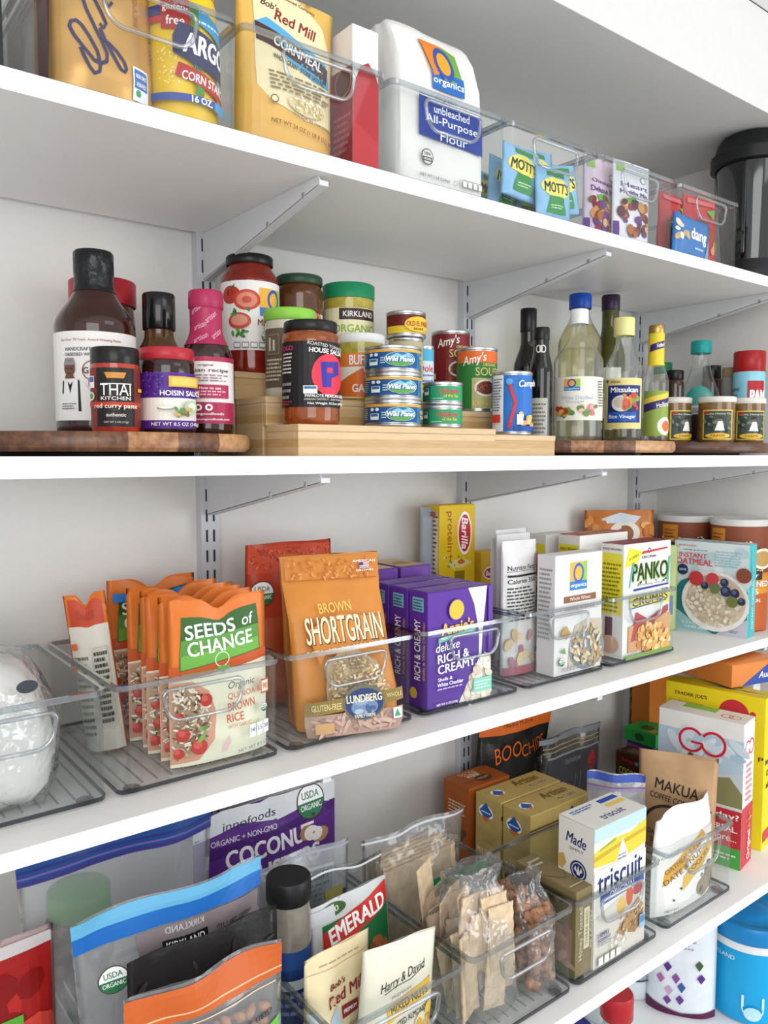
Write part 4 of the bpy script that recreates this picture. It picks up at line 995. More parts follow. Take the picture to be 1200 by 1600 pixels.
a.E(.58, .18, .205, .1, '#6a6a58').E(.58, .175, .185, .085, '#2f3f6e').E(.58, .155, .13, .05, '#6f86a8').blobs(12, lambda u, v: ((u - .58) / .12) ** 2 + ((v - .155) / .045) ** 2 < 1, .006, ['#8ca0ba', '#4a5f86', '#a9b8c8'], 5).T('LUNDBERG', .58, .205, .34, .042, '#efe6c8', .02).T('FAMILY FARMS', .58, .107, .2, .02, '#efe6c8')
a.R(.86, .07, .95, .13, '#e9eee9').P([(.87, .08), (.94, .08), (.9, .125)], '#3f9a6a').R(.1, .03, .28, .09, '#c09a6a')
a.build('front_print', loft_front(secs, 7, wr=.003), t, 10, 16, base=.0008)
# red bag behind
a = Art(.155, .24).R(.02, .82, .98, .98, '#c4482a').blobs(60, lambda u, v: .84 < v < .97 and .04 < u < .96, .003, ['#d86040', '#a83a20'], 4).T('LUNDBERG FAMILY', .6, .885, .36, .015, '#e8b090').T('GROWN FOR YOU', .6, .86, .3, .014, '#e8b090').usda(.14, .70, .12).R(.1, .1, .9, .55, '#b8532c')
pouch('red_rice_bag', 'red-orange rice bag standing behind the orange rice bag', 'bag', (.640, 1.065, Z), .158, .245, .06, '#b8432a', 0, a, seed=23, wr=.004, wave=.006)

# macaroni cartons
def mac(y, lab, rz=0):
    w, d, h = .132, .043, .176
    a = Art(w, h)
    a.P([(.62, 1), (.93, 1), (.86, .6), (.84, .36), (1, .34), (1, 0), (.48, 0), (.62, .16), (.80, .36), (.80, .6), (.72, .85)], '#ece6df').blobs(60, lambda u, v: v < .36 and u > .52 + v * .8 and u < .95, .008, ['#f4efe6', '#e0d4c2', '#f0e6d4', '#d8c8b4'], 8, .65)
    a.R(.93, .4, 1, 1, '#5f3a9c').E(.42, .83, .125, None, '#e3bd3a').O(.42, .83, .125, None, .1, '#6a4aa0').T("Annie's", .44, .685, .5, .1, '#efc93f', .03, 0, 3).P([(.14, .565), (.72, .61), (.72, .65), (.14, .605)], '#69c0ae').T('MADE WITH ORGANIC PASTA', .43, .608, .5, .02, '#ffffff', .01, 0, 3)
    a.T('deluxe', .28, .53, .36, .075, '#ffffff', .006, .2, 3).T('RICH &', .37, .435, .48, .075, '#ffffff', .02, 0, 3).T('CREAMY', .42, .345, .58, .075, '#ffffff', .02, 0, 3).T('Shells &', .24, .25, .22, .03, '#ffffff').T('White Cheddar', .32, .205, .40, .032, '#ffffff').L(.12, .155, .5, .18, 1, '#c9b8e0').R(.68, .07, .98, .19, '#7fcfb4').L(.71, .09, .95, .17, 3, '#e6f6f0').T('NET WT 11 OZ (312g)', .26, .035, .32, .024, '#ffffff')
    b = Art(d, h).R(.2, .83, .8, .95, '#7ab8cf').L(.25, .84, .75, .94, 4, '#2f4a6a').T('RICH & CREAMY', .5, .5, .32, .52, '#ffffff', .015, 0, 90).T('Shells & White Cheddar', .85, .5, .12, .5, '#e3bd3a', .006, 0, 90).E(.3, .12, .2, None, '#e3bd3a')
    c = Art(w, d).R(.02, .05, .98, .95, '#7a5fae').L(.1, .3, .5, .7, 3, '#9a84c6')
    return carton('macaroni_carton', lab, 'carton', (.829, y, Z), w, d, h, '#5a2f98', rz, {'front': a, 'left': b, 'top': c}, 'purple macaroni cartons')
mac(.9, 'foremost purple macaroni carton, its front facing out')
mac(.947, 'middle purple macaroni carton of the row of three')
mac(.994, 'rearmost purple macaroni carton of the row of three')
for i, (x, lab) in enumerate(((.80, 'low purple and tan carton behind the macaroni, on the left'), (.872, 'low purple and tan carton behind the macaroni, on the right'))):
    carton('pasta_dinner_carton', lab, 'carton', (x, 1.085, Z), .066, .1, .19, '#6a3f98', 0, {'top': Art(.066, .1).R(.05, .05, .95, .95, '#d6b184').L(.2, .3, .8, .6, 3, '#a98a5c')}, 'tan-topped cartons')
# pasta cartons
w, d, h = .092, .04, .285
a = Art(w, h).E(.70, .81, .2, .145, '#ffffff').E(.70, .81, .17, .125, '#c8272d').T('Barilla', .70, .81, .17, .21, '#ffffff', .03, .2, -90).T('protein+', .27, .80, .2, .32, '#b0532a', .0, 0, -90).R(.42, .40, .70, .56, '#8a7a1e').E(.55, .61, .3, .03, '#e8d88c').E(.6, .62, .1, .015, '#c86a2a').blobs(9, lambda u, v: .1 < u < .9 and .57 < v < .66, .004, ['#c86a2a', '#6a9a3a', '#e8e0b0'], 4).R(.42, .12, .70, .5, '#a8922a')
b = Art(d, h).R(.1, .3, .92, .96, '#e6dcc4').L(.15, .32, .88, .94, 22, '#5a4a3a').R(.1, .93, .92, .96, '#a8624a')
carton('pasta_carton', 'tall yellow pasta carton with a red oval at the wall', 'carton', (1.031, 1.122, Z), w, d, h, '#e6c21f', 0, {'front': a, 'left': b})
pouch('grey_packet', 'thin grey packet tucked behind the tall yellow pasta carton', 'packet', (.974, 1.125, S3 + .13), .028, .16, .012, '#9aa0a8', -20, rx=0, kind='flat', seed=25, wr=.002)
a = Art(.06, .19).E(.45, .78, .34, .07, '#ffffff').E(.45, .78, .3, .055, '#c8272d').T('Barilla', .45, .78, .46, .05, '#ffffff', .02, .2).R(.1, .55, .9, .68, '#d8a51c').L(.15, .3, .85, .5, 5, '#b8842a').R(.84, .6, 1, .7, '#b0282a')
carton('pasta_carton', 'short yellow pasta carton half hidden by the noodle packets', 'carton', (1.121, 1.12, Z), .058, .04, .19, '#d9ad2a', 0, {'front': a})
# noodle packets
for i, (x, y, h, rz, lab) in enumerate([(1.03, .945, .232, 0, 'foremost white noodle packet with nutrition facts'), (1.048, .966, .226, 2, 'second white noodle packet from the bin front'), (1.062, .987, .238, -1, 'third white noodle packet from the bin front'), (1.078, 1.008, .244, 2, 'rearmost and tallest white noodle packet'), (1.092, 1.03, .226, -2, 'white noodle packet at the very back of its row')]):
    a = Art(.088, h).R(.03, .0, .97, .93, '#e3e1e0').T('Nutrition Facts', .5, .80, .8, .035, '#1c1c1e', .02).R(.08, .772, .92, .776, '#222222').T('Calories 350', .5, .70, .8, .035, '#1c1c1e', .015).L(.1, .4, .9, .66, 10, '#4a4a4c', seed=i).R(.08, .735, .92, .75, '#222222').blobs(10, lambda u, v: .1 < u < .9 and .08 < v < .34, .012, ['#d9b98c', '#c49a64', '#b8838c', '#e3cda4'], 90 + i, .6).R(.0, .0, 1, .06, '#b8707c').R(.9, .72, 1, .9, '#b0485a')
    pouch('noodle_packet', lab, 'packet', (x, y, Z), .088, h, .02, '#dfdddd', rz, a, 'white noodle packets', kind='flat', seed=90 + i, wr=.004, m=film('#e2e0e0'))
# white pasta carton
w, d, h = .128, .04, .208
a = Art(w, h)
a.R(.30, .72, .66, .935, '#efb23f').P([(.50, .72), (.66, .72), (.66, .935), (.58, .935)], '#8fc24a').R(.30, .70, .66, .775, '#2f7ec4').O(.48, .84, .11, .085, .3, '#3a5fc0').T('organics', .48, .735, .32, .04, '#ffffff').R(.18, .60, .86, .655, '#8a5a3c').T('Whole Wheat', .52, .628, .44, .03, '#e9ddd0').T('PENNE RIGATE', .52, .55, .62, .035, '#b39a94').R(.1, .525, .9, .53, '#d9c8c0')
a.P([(.28, .04), (1, .04), (1, .42), (.7, .44), (.42, .4), (.30, .24)], '#cdbfa8').E(.68, .18, .38, .17, '#7f8a90').blobs(70, lambda u, v: ((u - .70) / .34) ** 2 + ((v - .21) / .17) ** 2 < 1, .0085, ['#d8c19c', '#c4a67c', '#e6d4b4', '#b5946a'], 12, .35).P([(.08, .36), (.2, .42), (.3, .34), (.2, .30)], '#c49a5c').P([(.1, .2), (.17, .24), (.2, .18)], '#6a9a4c').usda(.12, .12, .06)
a.L(.1, .03, .5, .07, 2, '#9a9a9a')
b = Art(d, h).L(.15, .3, .85, .9, 16, '#9a9a9c')
carton('pasta_carton', 'white whole wheat pasta carton with a penne bowl in a bin', 'carton', (1.114, .9005, Z), w, d, h, '#e6e4e1', 0, {'front': a, 'left': b})
# breadcrumb cartons
w, d, h = .150, .052, .214
a = Art(w, h)
a.T('KIKKOMAN', .52, .875, .3, .025, '#2a2a30', .02).O(.52, .93, .035, None, .35, '#3a3a8c').P([(.3, .90), (.92, .93), (.92, .945), (.3, .925)], '#c82f35').P([(.02, .80), (.1, .97), (.38, .93), (.26, .82)], '#e9dc2f').T('#1 CRISPIEST', .2, .885, .2, .025, '#6a6a1a', .005, 0, 14)
a.T('PANKO', .56, .745, .76, .155, '#7fb63a', .05, .0).T('PANKO', .55, .75, .76, .15, '#1f231c', .012, 0).blobs(16, lambda u, v: .22 < u < .9 and .64 < v < .66, .003, ['#2a2a2a'], 3)
a.P([(.12, .62), (.2, .84), (.17, .84), (.1, .62)], '#4fb6b0').P([(.92, .62), (.95, .86), (.98, .86), (.95, .62)], '#4fb6b0').P([(.2, .585), (.95, .60), (.95, .615), (.2, .605)], '#2a3f9a').T('JAPANESE STYLE', .55, .63, .56, .02, '#8a8a2a')
a.R(.12, .44, .98, .555, '#e6da4a').T('BREAD', .6, .545, .7, .03, '#3a3a2a', .005, 0, 4).T('CRUMBS', .55, .495, .76, .07, '#2a2a22', .01, 0, 3).P([(.12, .43), (.9, .46), (.9, .47), (.12, .44)], '#2a3f9a')
a.P([(.1, .05), (1, .05), (1, .34), (.8, .36), (.5, .3), (.1, .28)], '#d9a06a').P([(.14, .14), (.26, .4), (.5, .32), (.4, .16)], '#c23a3a').P([(.4, .12), (.55, .33), (.95, .42), (.95, .36), (.62, .28), (.5, .12)], '#a83226').blobs(70, lambda u, v: ((u - .56) / .3) ** 2 + ((v - .16) / .13) ** 2 < 1, .008, ['#d99a52', '#e3b06a', '#c4823c', '#efc684'], 14, .7).blobs(40, lambda u, v: ((u - .72) / .24) ** 2 + ((v - .11) / .09) ** 2 < 1, .008, ['#e8bd78', '#d9a458', '#f0cd8e'], 15, .7).R(.0, 0, 1, .035, '#7a9a52')
b = Art(d, h).R(.08, .70, .92, .92, '#f0e64a').T('PRODUCT WITH PANKO', .5, .955, .8, .02, '#5a5a2a').R(.05, .38, .95, .86, '#efe23a').L(.1, .4, .9, .84, 12, '#8a8420').R(.3, .12, .62, .36, '#6a3a4a').E(.5, .12, .4, .08, '#d9a88c')
c = Art(w, d).R(.0, .0, 1, 1, '#8f2430').L(.2, .4, .8, .6, 1, '#b0606a')
carton('breadcrumb_carton', 'white and yellow breadcrumb carton in the rightmost bin', 'carton', (1.316, .906, Z), w, d, h, '#efedea', 0, {'front': a, 'left': b, 'top': c})
c2 = Art(w, d).R(0, 0, 1, 1, '#c22a2c').R(.3, .2, .8, .8, '#d8c26a').T('PANKO', .55, .5, .4, .4, '#7a3a1a')
b2 = Art(d, h).R(.05, .84, .95, .92, '#efe23a').T('PRODUCT WITH PANKO', .5, .88, .8, .025, '#7a4a1a').L(.1, .3, .9, .78, 12, '#b8b060')
carton('breadcrumb_carton', 'second breadcrumb carton with a red top behind the front one', 'carton', (1.288, .985, Z), .15, .052, .226, '#efedea', 0, {'top': c2, 'left': b2})
carton('mix_carton', 'white carton with a yellow side band behind the breadcrumbs', 'carton', (1.255, 1.06, Z), .10, .05, .222, '#eceae6', 0, {'left': Art(.05, .222).R(.05, .84, .95, .92, '#efe23a').L(.1, .3, .9, .8, 12, '#b0a890')})
# orange snack bag in the corner
a = Art(.16, .1).P([(.25, .05), (.85, .05), (.82, .3), (.25, .32)], '#a8262a').T('BIRCH BENDERS', .55, .2, .5, .2, '#f3e6d6', .01).E(.55, .52, .22, .28, '#e9dfd0').E(.55, .5, .12, .2, '#8c5a3a').P([(.2, .85), (.5, 1.0), (.8, .9), (.7, .75), (.3, .75)], '#cfd9e2').blobs(40, lambda u, v: (u < .28 or u > .8) and v < .8, .012, ['#d98a3a', '#c46f28', '#e8a85c'], 5, .6)
t = pouch('pancake_mix_bag', 'orange and red snack bag behind the breadcrumb cartons', 'bag', (1.53, 1.10, S3), .165, .262, .07, '#c4783a', -30, None, seed=31, wr=.006)
sf = o_sf[t.name]
a.build('printed_front', lambda u, v, o: sf(u, .62 + .36 * v, o), t, 10, 8, base=.0008)
# canisters
def canister(x, y, lab, turn):
    t = thing('oat_canister', lab, 'canister', (x, y, S3), FC(x, y) + turn, 'brown oat canisters')
    smooth_sharp(mesh_obj('paper_tube', lathe(bmesh.new(), [(0, 0), (.0595, 0), (.0605, .002), (.0605, .232), (0, .232)], 48), card('#8a4a30'), t), 40)
    lid_obj('lid', [(.0605, .231), (.062, .232), (.062, .243), (.060, .246), (.055, .244), (0, .244)], mat('#d9d7d4', .35, vary=0), t, 0)
    a = Art(.0605 * 3, .232)
    a.R(0, 0, 1, .36, '#c8622c').R(0, .36, 1, .52, '#e39a34').R(.0, .52, 1, .56, '#d98c2e').R(.14, .80, .36, .98, '#d98c2e').L(.17, .84, .33, .94, 3, '#8a4a30').blobs(60, lambda u, v: .55 < v < .86, .0035, ['#e8d3a8', '#d9bd86', '#f0e2c2'], 5, .6).R(.4, .50, .8, .58, '#2a2522').T('Quaker', .6, .54, .3, .05, '#ffffff', .01).T('OLD-FASHIONED', .55, .46, .7, .055, '#ffffff', .02).T('OATS', .6, .385, .3, .05, '#ffffff', .02).T('100% WHOLE GRAIN', .5, .30, .55, .035, '#ffffff').T('OATS', .5, .24, .2, .03, '#ffffff').R(.3, .05, .42, .13, '#efe9e0').R(.44, .05, .7, .13, '#efe9e0').E(.8, .7, .16, .1, '#efe6d4').E(.8, .7, .12, .075, '#c49a5c')
    a.build('label_print', face_cyl([(.0605, 0), (.0605, .25)], 3, .002, .23), t, nu=20, base=.0004)
canister(1.724, 1.055, 'brown oat canister in the corner with a white lid', 10)
canister(1.724, .920, 'brown oat canister partly hidden by the oatmeal box', -4)
a = Art(.1, .2).L(.2, .6, .8, .75, 2, '#5a6a8c').R(.1, .2, .9, .42, '#5a7fb0').P([(.3, .55), (.7, .6), (.6, .5)], '#8c3a3a')
pouch('green_packet', 'pale green packet between the breadcrumbs and the oatmeal box', 'packet', (1.545, 1.01, S3), .085, .19, .03, '#b9c98a', -50, a, seed=33, wr=.003, m=film('#b7c684'))
# oatmeal box: front faces left
w, d, h = .160, .044, .198
a = Art(w, h)
a.R(0, .0, 1, 1, '#dfeaec').blobs(40, lambda u, v: True, .016, ['#cfe2e6', '#e6f0f0', '#bfd9de'], 6, .7).P([(0, .05), (0, .42), (.1, .55), (.3, .62), (.55, .62), (1, .5), (1, .1), (.6, .0), (.1, .0)], '#2f7f80').P([(0, 0), (.55, 0), (.3, .1), (0, .25)], '#9ecfd2').R(0, 0, .02, 1, '#bfe0e2')
a.P([(.6, 0), (1, 0), (1, .2), (.75, .1)], '#c9c8d6').T('INSTANT', .26, .845, .38, .055, '#d8575c', .02, 0, -1).T('OATMEAL', .28, .775, .50, .065, '#d8575c', .03, 0, -1).L(.06, .94, .3, .965, 1, '#d88a8c').L(.12, .895, .46, .915, 1, '#5aa8b8').L(.56, .74, .92, .92, 6, '#8ac0cc', fill=.3).E(.13, .68, .075, None, '#2a3f66').T('GLUTEN FREE', .13, .68, .1, .02, '#ffffff')
a.E(.58, .36, .455, .33, '#f2efea').E(.59, .37, .40, .285, '#d6c6ae').blobs(150, lambda u, v: ((u - .59) / .38) ** 2 + ((v - .34) / .25) ** 2 < 1, .0045, ['#e0d2bc', '#cdbb9e', '#eadfcd', '#c4b090', '#f0e6d4'], 7, .8)
for u, v, r, c in ((.34, .60, .1, '#c23a3c'), (.56, .61, .085, '#c8444a'), (.72, .585, .055, '#2f3454'), (.46, .53, .05, '#2a2d4a'), (.74, .49, .07, '#2f3454'), (.86, .48, .06, '#2a2d4a'), (.60, .51, .07, '#6a7a4a'), (.83, .385, .075, '#6f7a3f'), (.95, .40, .05, '#2f3454')): a.E(u, v, r, None, c).E(u - .01, v + .012, r * .5, None, '#5a5f86' if c in ('#2f3454', '#2a2d4a') else c)
a.E(.97, .68, .1, None, '#8a4a36').T('8 PACKETS', .34, .10, .36, .025, '#dff0f0').T('1.4 OZ (40G)', .36, .055, .3, .03, '#ffffff', .01).L(.8, .05, .92, .08, 2, '#5a5a6a')
b = Art(d, h).R(.25, .05, .32, .95, '#3fa3a6').T('INSTANT OATMEAL', .62, .35, .22, .52, '#e6f6f6', .01, 0, 90).L(.34, .55, .4, .85, 1, '#3a9a9e')
ang = math.degrees(math.atan2(-.025, -.16))
t = carton('oatmeal_box', 'turquoise instant oatmeal box showing a bowl of berries', 'carton', (1.633, .925, S3), w, d, h, '#4fb9bd', -82, {'front': a, 'right': b, 'top': Art(w, d).R(0, 0, 1, 1, '#cfdee0').L(.2, .3, .8, .7, 2, '#8fb0b4')})

# ---------------------------------------------------------------- cracker shelf
for a, b, w, dp in ((.055, .250, 'red tomato bag at the far left', .29), (.264, .462, 'zip bags of nuts and seeds', .29), (.474, .674, 'mixed nuts bag and green nut pouch', .29), (.684, .884, 'clear bag of flat crackers', .29), (.894, 1.097, 'white and blue cracker carton', .185), (1.118, 1.320, 'white cookie bag', .185)):
    clear_bin('clear plastic bin on the cracker shelf with the ' + w, a, b, .698, S4, dp)
Z = S4 + BF
# tomato bag
a = Art(.17, .24)
a.R(.02, .02, .98, .93, '#a81f1e').blobs(26, lambda u, v: .1 < u < .9 and .08 < v < .88, .024, ['#c22a24', '#8c1414', '#d8483a', '#b0201c'], 5, .8).blobs(12, lambda u, v: .1 < u < .9 and .1 < v < .8, .006, ['#efc4bc', '#ffffff'], 6, .8).R(.40, .34, .78, .66, '#5fae3c').R(.43, .37, .74, .63, '#dfe3d6').T('ORGANIC', .58, .55, .26, .04, '#4a7a3a').E(.6, .2, .26, .13, '#8fae90').E(.6, .2, .2, .1, '#4a5a44').R(.02, .93, .98, .98, '#cfc8c8')
pouch('tomato_bag', 'red printed bag of dried tomatoes at the far left', 'bag', (.148, .905, Z), .17, .24, .06, '#b9a0a0', 0, a, seed=41, wr=.005)
BLUEZ = clear('#2f5fb8', .6, .2, base=.12)
def zipbag(name, lab, loc, w, h, t_, seed, rz=0, rx=0, ry=0, zipc='#2a4f9a', zv=(.88, .99), m=None, wtop=1.0, art=None, line=None, wr=.006, extra=None, lean=0):
    t = pouch(name, lab, 'bag', loc, w, h, t_, '#ffffff', rz, None, None, rx, ry, m or BAGF, 'clear_film', seed=seed, wr=wr, wtop=wtop, wave=.006, lean=lean)
    sf = o_sf[t.name]
    z = Art(w, h).R(0, zv[0], 1, zv[1], zipc)
    zb = z.build('zip_band', sf, t, 18, 24, base=.0012)
    if line:
        q = Art(w, h)
        for v0, c in line: q.R(0, v0, 1, v0 + .008, c)
        q.build('zip_track', sf, zb, 18, 24, base=.0016)
    if art: art.build('printed_front', sf, t, 18, 24, base=.0009)
    return t
zipbag('zip_bag', 'large empty zip bag with a dark blue seal under the rice shelf', (.318, .925, Z), .2, .325, .03, 42, zipc='#1f4684', zv=(.87, .985), wtop=1.2, line=((.875, '#4a2a78'), (.895, '#6a5a9a'), (.915, '#2a2f78')))
# green-lidded jar behind
jar('green_lidded_jar', 'jar of brown granola with a green lid behind the zip bags', 'jar', (.300, 1.036, S4), .042, .208, mat('#6d5a44', .3, vary=.5, scale=60), mat('#4fa03a', .4, vary=0), .03, .039, rz=-20)
# blue-sealed bag
a = Art(.2, .31).usda(.17, .74, .075).P([(.42, .18), (.98, .30), (.98, .47), (.42, .36)], '#1d1c1c').R(.3, .74, .98, .87, '#7d7276').R(.42, .77, .66, .815, '#161616').T('KIRKLAND', .54, .792, .2, .028, '#ffffff', .015).T('KIRKLAND', .54, .85, .2, .024, '#b9b4b8', .02, mirror=True).T('ITM. / ART. 1207051', .82, .80, .22, .018, '#2a2a2a', .0).P([(.32, .70), (.95, .715), (.95, .73), (.32, .715)], '#3f9a8c')
zipbag('walnut_bag', 'clear nut bag with a bright blue seal and green organic badge', (.340, .822, Z), .186, .280, .05, 43, wtop=1.22, zipc='#1f66b4', zv=(.875, .94), art=a, m=clear('#f0eff0', 1.1, .16, bump=.7, scale=22, base=.06, haze=.15))
p_ = Art(.2, .27).R(.0, .94, 1, .995, '#62a9cf'); p_.build('top_strip', o_sf['walnut_bag'], bpy.data.objects['walnut_bag'], 18, 24, base=.0012)
# black bag
a = Art(.18, .25).blobs(40, lambda u, v: .05 < u < .95 and .4 < v < .9, .008, ['#2d2b2b', '#3a3838', '#1a1919'], 6, .3).L(.3, .55, .8, .6, 1, '#a87a3a').T('CHIA SEED', .6, .68, .5, .05, '#b98a3a', .0, .2).R(.35, .76, .72, .82, '#111111').P([(0, .0), (1, .0), (1, .3), (0, .3)], '#2c2a2a')
pouch('black_seed_bag', 'crumpled black seed bag between the blue and orange sealed bags', 'bag', (.362, .785, Z), .178, .238, .03, '#232121', 0, a, seed=44, wr=.003, wave=.003, m=mat('#262424', .3, bump=.5, scale=45))
# orange-sealed bag
a = Art(.17, .235).usda(.2, .52, .09).R(.5, .46, .78, .54, '#161616').T('KIRKLAND', .64, .5, .25, .05, '#ffffff', .02).P([(.72, .42), (.97, .48), (.97, .62), (.72, .56)], '#6fc24a').T('ITM. / ART. 118357', .74, .66, .34, .028, '#2a2a2a', rot=6).R(.05, .80, .95, .806, '#f0c8a8')
zipbag('almond_bag', 'clear nut bag with an orange seal in the foreground', (.346, .75, Z), .176, .222, .045, 45, zipc='#c6602a', zv=(.83, .985), art=a, m=clear('#f9f9fa', 1.2, .12, bump=.8, scale=22, base=.06, haze=.12), line=((.86, '#e8b48c'),))
rd = random.Random(5)
NUT = mat('#a9744a', .6, vary=.15, scale=80)
nm = bpy.data.meshes.new('almond')
bm = lathe(bmesh.new(), [(0, -.011), (.004, -.008), (.0062, -.002), (.006, .003), (.003, .009), (0, .011)], 10); bm.to_mesh(nm); bm.free(); nm.materials.append(NUT)
for p in nm.polygons: p.use_smooth = True
k = 0
for j in range(8):
    for i in range(10):
        c = bpy.data.objects.new('almond', nm); COL.objects.link(c)
        c.location = (.346 - .066 + i * .0146 + rd.uniform(-.002, .002), .75 + rd.uniform(-.003, .003), Z + .022 + j * .0185 + rd.uniform(-.002, .002))
        c.rotation_euler = (rd.uniform(-.25, .25), rd.uniform(-1.3, 1.3), 0); c.scale = (.9, .8, .85)
        tag(c, 'brown almond inside the clear nut bag with the orange seal', 'almond', 'almonds in the orange-sealed bag')
# black-lidded jar
x, y = .5065, .852
a = Art(.033 * 2.4, .13).R(0, 0, 1, 1, '#1f3f7d').R(0, .82, 1, 1, '#2a4f94').L(.15, .35, .8, .6, 3, '#8fa8d0').R(.3, .62, .8, .72, '#d9dfe8')
jar('seasoning_jar', 'tall clear jar with a black lid and dark blue label', 'jar', (x, y, Z), .0285, .226, mat('#8a8378', .12, coat=.5, vary=.1), mat('#1c1c1e', .4, vary=0), .03, .0285, (.01, .14), a, 2.4, rz=FC(x, y), label_col='#1f3f7d', Afull=4.5, shoulder=.78)
# coconut bag
a = Art(.25, .237)
a.R(.0, .0, 1, .86, '#5f2f86').P([(0, .84), (.3, .90), (.55, .85), (.8, .90), (1, .84), (1, 1), (0, 1)], '#dfe2e6').P([(0, .78), (.5, .80), (1, .86), (1, .80), (0, .70)], '#4a2270')
a.T('innofoods', .36, .905, .36, .05, '#3a3450', .008, .12, 1).T('ORGANIC + NON-GMO', .32, .815, .44, .035, '#e6dff0').T('COCONUT', .50, .70, .62, .11, '#f4f1f6', .035, 0, 2).T('CLUSTERS', .54, .55, .62, .11, '#f4f1f6', .035, 0, 2).usda(.80, .90, .11).E(.76, .70, .06, .05, '#a9825a').E(.79, .69, .055, .05, '#f0ece4').E(.86, .66, .07, .05, '#b98d60').E(.83, .675, .05, .045, '#f3efe8')
pouch('coconut_cluster_bag', 'purple coconut cluster bag standing at the wall', 'bag', (.597, 1.065, S4), .25, .237, .05, '#5f2f86', 0, a, seed=46, wr=.004)
# zip bag with nutrition label
a = Art(.15, .2).R(.18, .52, .82, .86, '#c9cdd0').R(.2, .54, .8, .84, '#aeb4ba').T('Nutrition Facts', .5, .79, .5, .06, '#6a7076', .01, mirror=True).L(.24, .56, .76, .74, 5, '#848a90').P([(.02, .34), (.95, .50), (.95, .62), (.02, .46)], '#1f4f4a').T('COCONUT', .48, .48, .6, .07, '#dfe9e4', .02, 0, 8).R(.7, .58, .9, .66, '#c9bf5a')
zipbag('coconut_zip_bag', 'frosted zip bag with a pale nutrition panel before the coconut clusters', (.588, .955, Z), .165, .188, .04, 47, zipc='#b9bdc8', zv=(.955, .975), art=a, m=clear('#f4f6f8', 1.0, .2, bump=.6, scale=22, base=.08, haze=.3))
# green and red nut pouch
a = Art(.135, .175).R(.14, .05, .97, .84, '#1f6a3a').P([(.14, .56), (.97, .80), (.97, .97), (.14, .78)], '#c8322a').T('EMERALD', .56, .79, .72, .12, '#ffffff', .03, .1, 12).blobs(16, lambda u, v: .6 < u < .95 and .3 < v < .55, .010, ['#8a4a2c', '#a8643c', '#6a3420'], 4, .6).E(.28, .93, .16, .05, '#3f5a34').T('100', .28, .93, .14, .04, '#dfe6d0').R(.02, .86, .3, .97, '#c9cccf').P([(.0, .3), (.2, .4), (.16, .2)], '#2f5a2c')
t = pouch('nut_pouch', 'red and green nut pouch with white capitals in its bin', 'pouch', (.604, .845, Z + .002), .13, .175, .035, '#c4c8c8', 0, a, None, 0, -3, seed=48, wr=.004, m=film('#c9cccc'))
# clear bag round it
zipbag('clear_zip_bag', 'crinkled clear bag standing behind the red and green nut pouch', (.600, .882, Z), .14, .195, .02, 49, ry=4, zipc='#d3d6da', zv=(.965, .98), m=clear('#f8f9f9', 1.8, .12, bump=.8, scale=26, base=.10))
# cream seed bag
a = Art(.098, .175).R(.0, .87, 1, .875, '#c9a890').L(.2, .90, .8, .92, 1, '#b59a78').T("Bob's", .44, .735, .24, .05, '#7a2a28', .02, .2, 4).T('Red Mill', .58, .64, .58, .085, '#8c2f2f', .02, .2, 8).P([(.3, .5), (.42, .58), (.46, .42), (.36, .36)], '#b9cfe0').E(.36, .62, .05, None, '#d8b99a').R(.48, .46, .74, .55, '#8c2f3a').T('PREMIUM', .61, .505, .2, .03, '#ffffff').T('Shelled', .58, .385, .3, .04, '#8a7a5a', .0, .2).R(.2, .1, .98, .31, '#5c3a24').T('SUNFLOWER', .58, .25, .66, .085, '#efe0b8', .0).R(.02, .1, .16, .6, '#dfe6ec')
pouch('sunflower_seed_bag', 'cream seed bag with dark red script at the front of its bin', 'bag', (.530, .782, Z), .1, .166, .036, '#ead9ae', 4, a, None, 3, -1, seed=50, wr=.004, m=mat('#e9d9b0', .45, vary=.03, bump=.4, scale=25))
# mixed nuts bag
a = Art(.115, .16).T('Harry & David', .5, .735, .62, .09, '#2c2622', -.004, .35, 10).S([(.25, .66), (.4, .69), (.6, .70), (.78, .76)], .0009, '#2c2622').T('PREMIUM', .48, .625, .26, .022, '#9a948a', .0, 0, 10).P([(.28, .44), (.88, .56), (.88, .67), (.28, .55)], '#e9b83a').T('MIXED NUTS', .58, .555, .5, .06, '#2c2622', .01, 0, 11).T('ROASTED ALMONDS', .56, .43, .54, .045, '#4a4038', .01, 0, 11).blobs(26, lambda u, v: .3 < u < .9 and .2 < v < .42 and v < .2 + u * .25, .009, ['#e0c27c', '#d9ad52', '#c8943a', '#efdca6'], 5, .7).E(.84, .45, .06, None, '#e9c42f').R(.3, .04, .9, .18, '#3a3632').R(.3, .18, .9, .24, '#e0b84a').T('NET WT. 18 OZ', .6, .11, .44, .06, '#ffffff')
pouch('mixed_nut_bag', 'off-white mixed nuts bag with a yellow banner', 'bag', (.582, .735, Z + .004), .116, .162, .045, '#e6e1cd', 0, a, None, 0, 5, seed=52, wr=.005, kind='stand', m=mat('#e3dfcc', .5, vary=.02, bump=.5, scale=22))
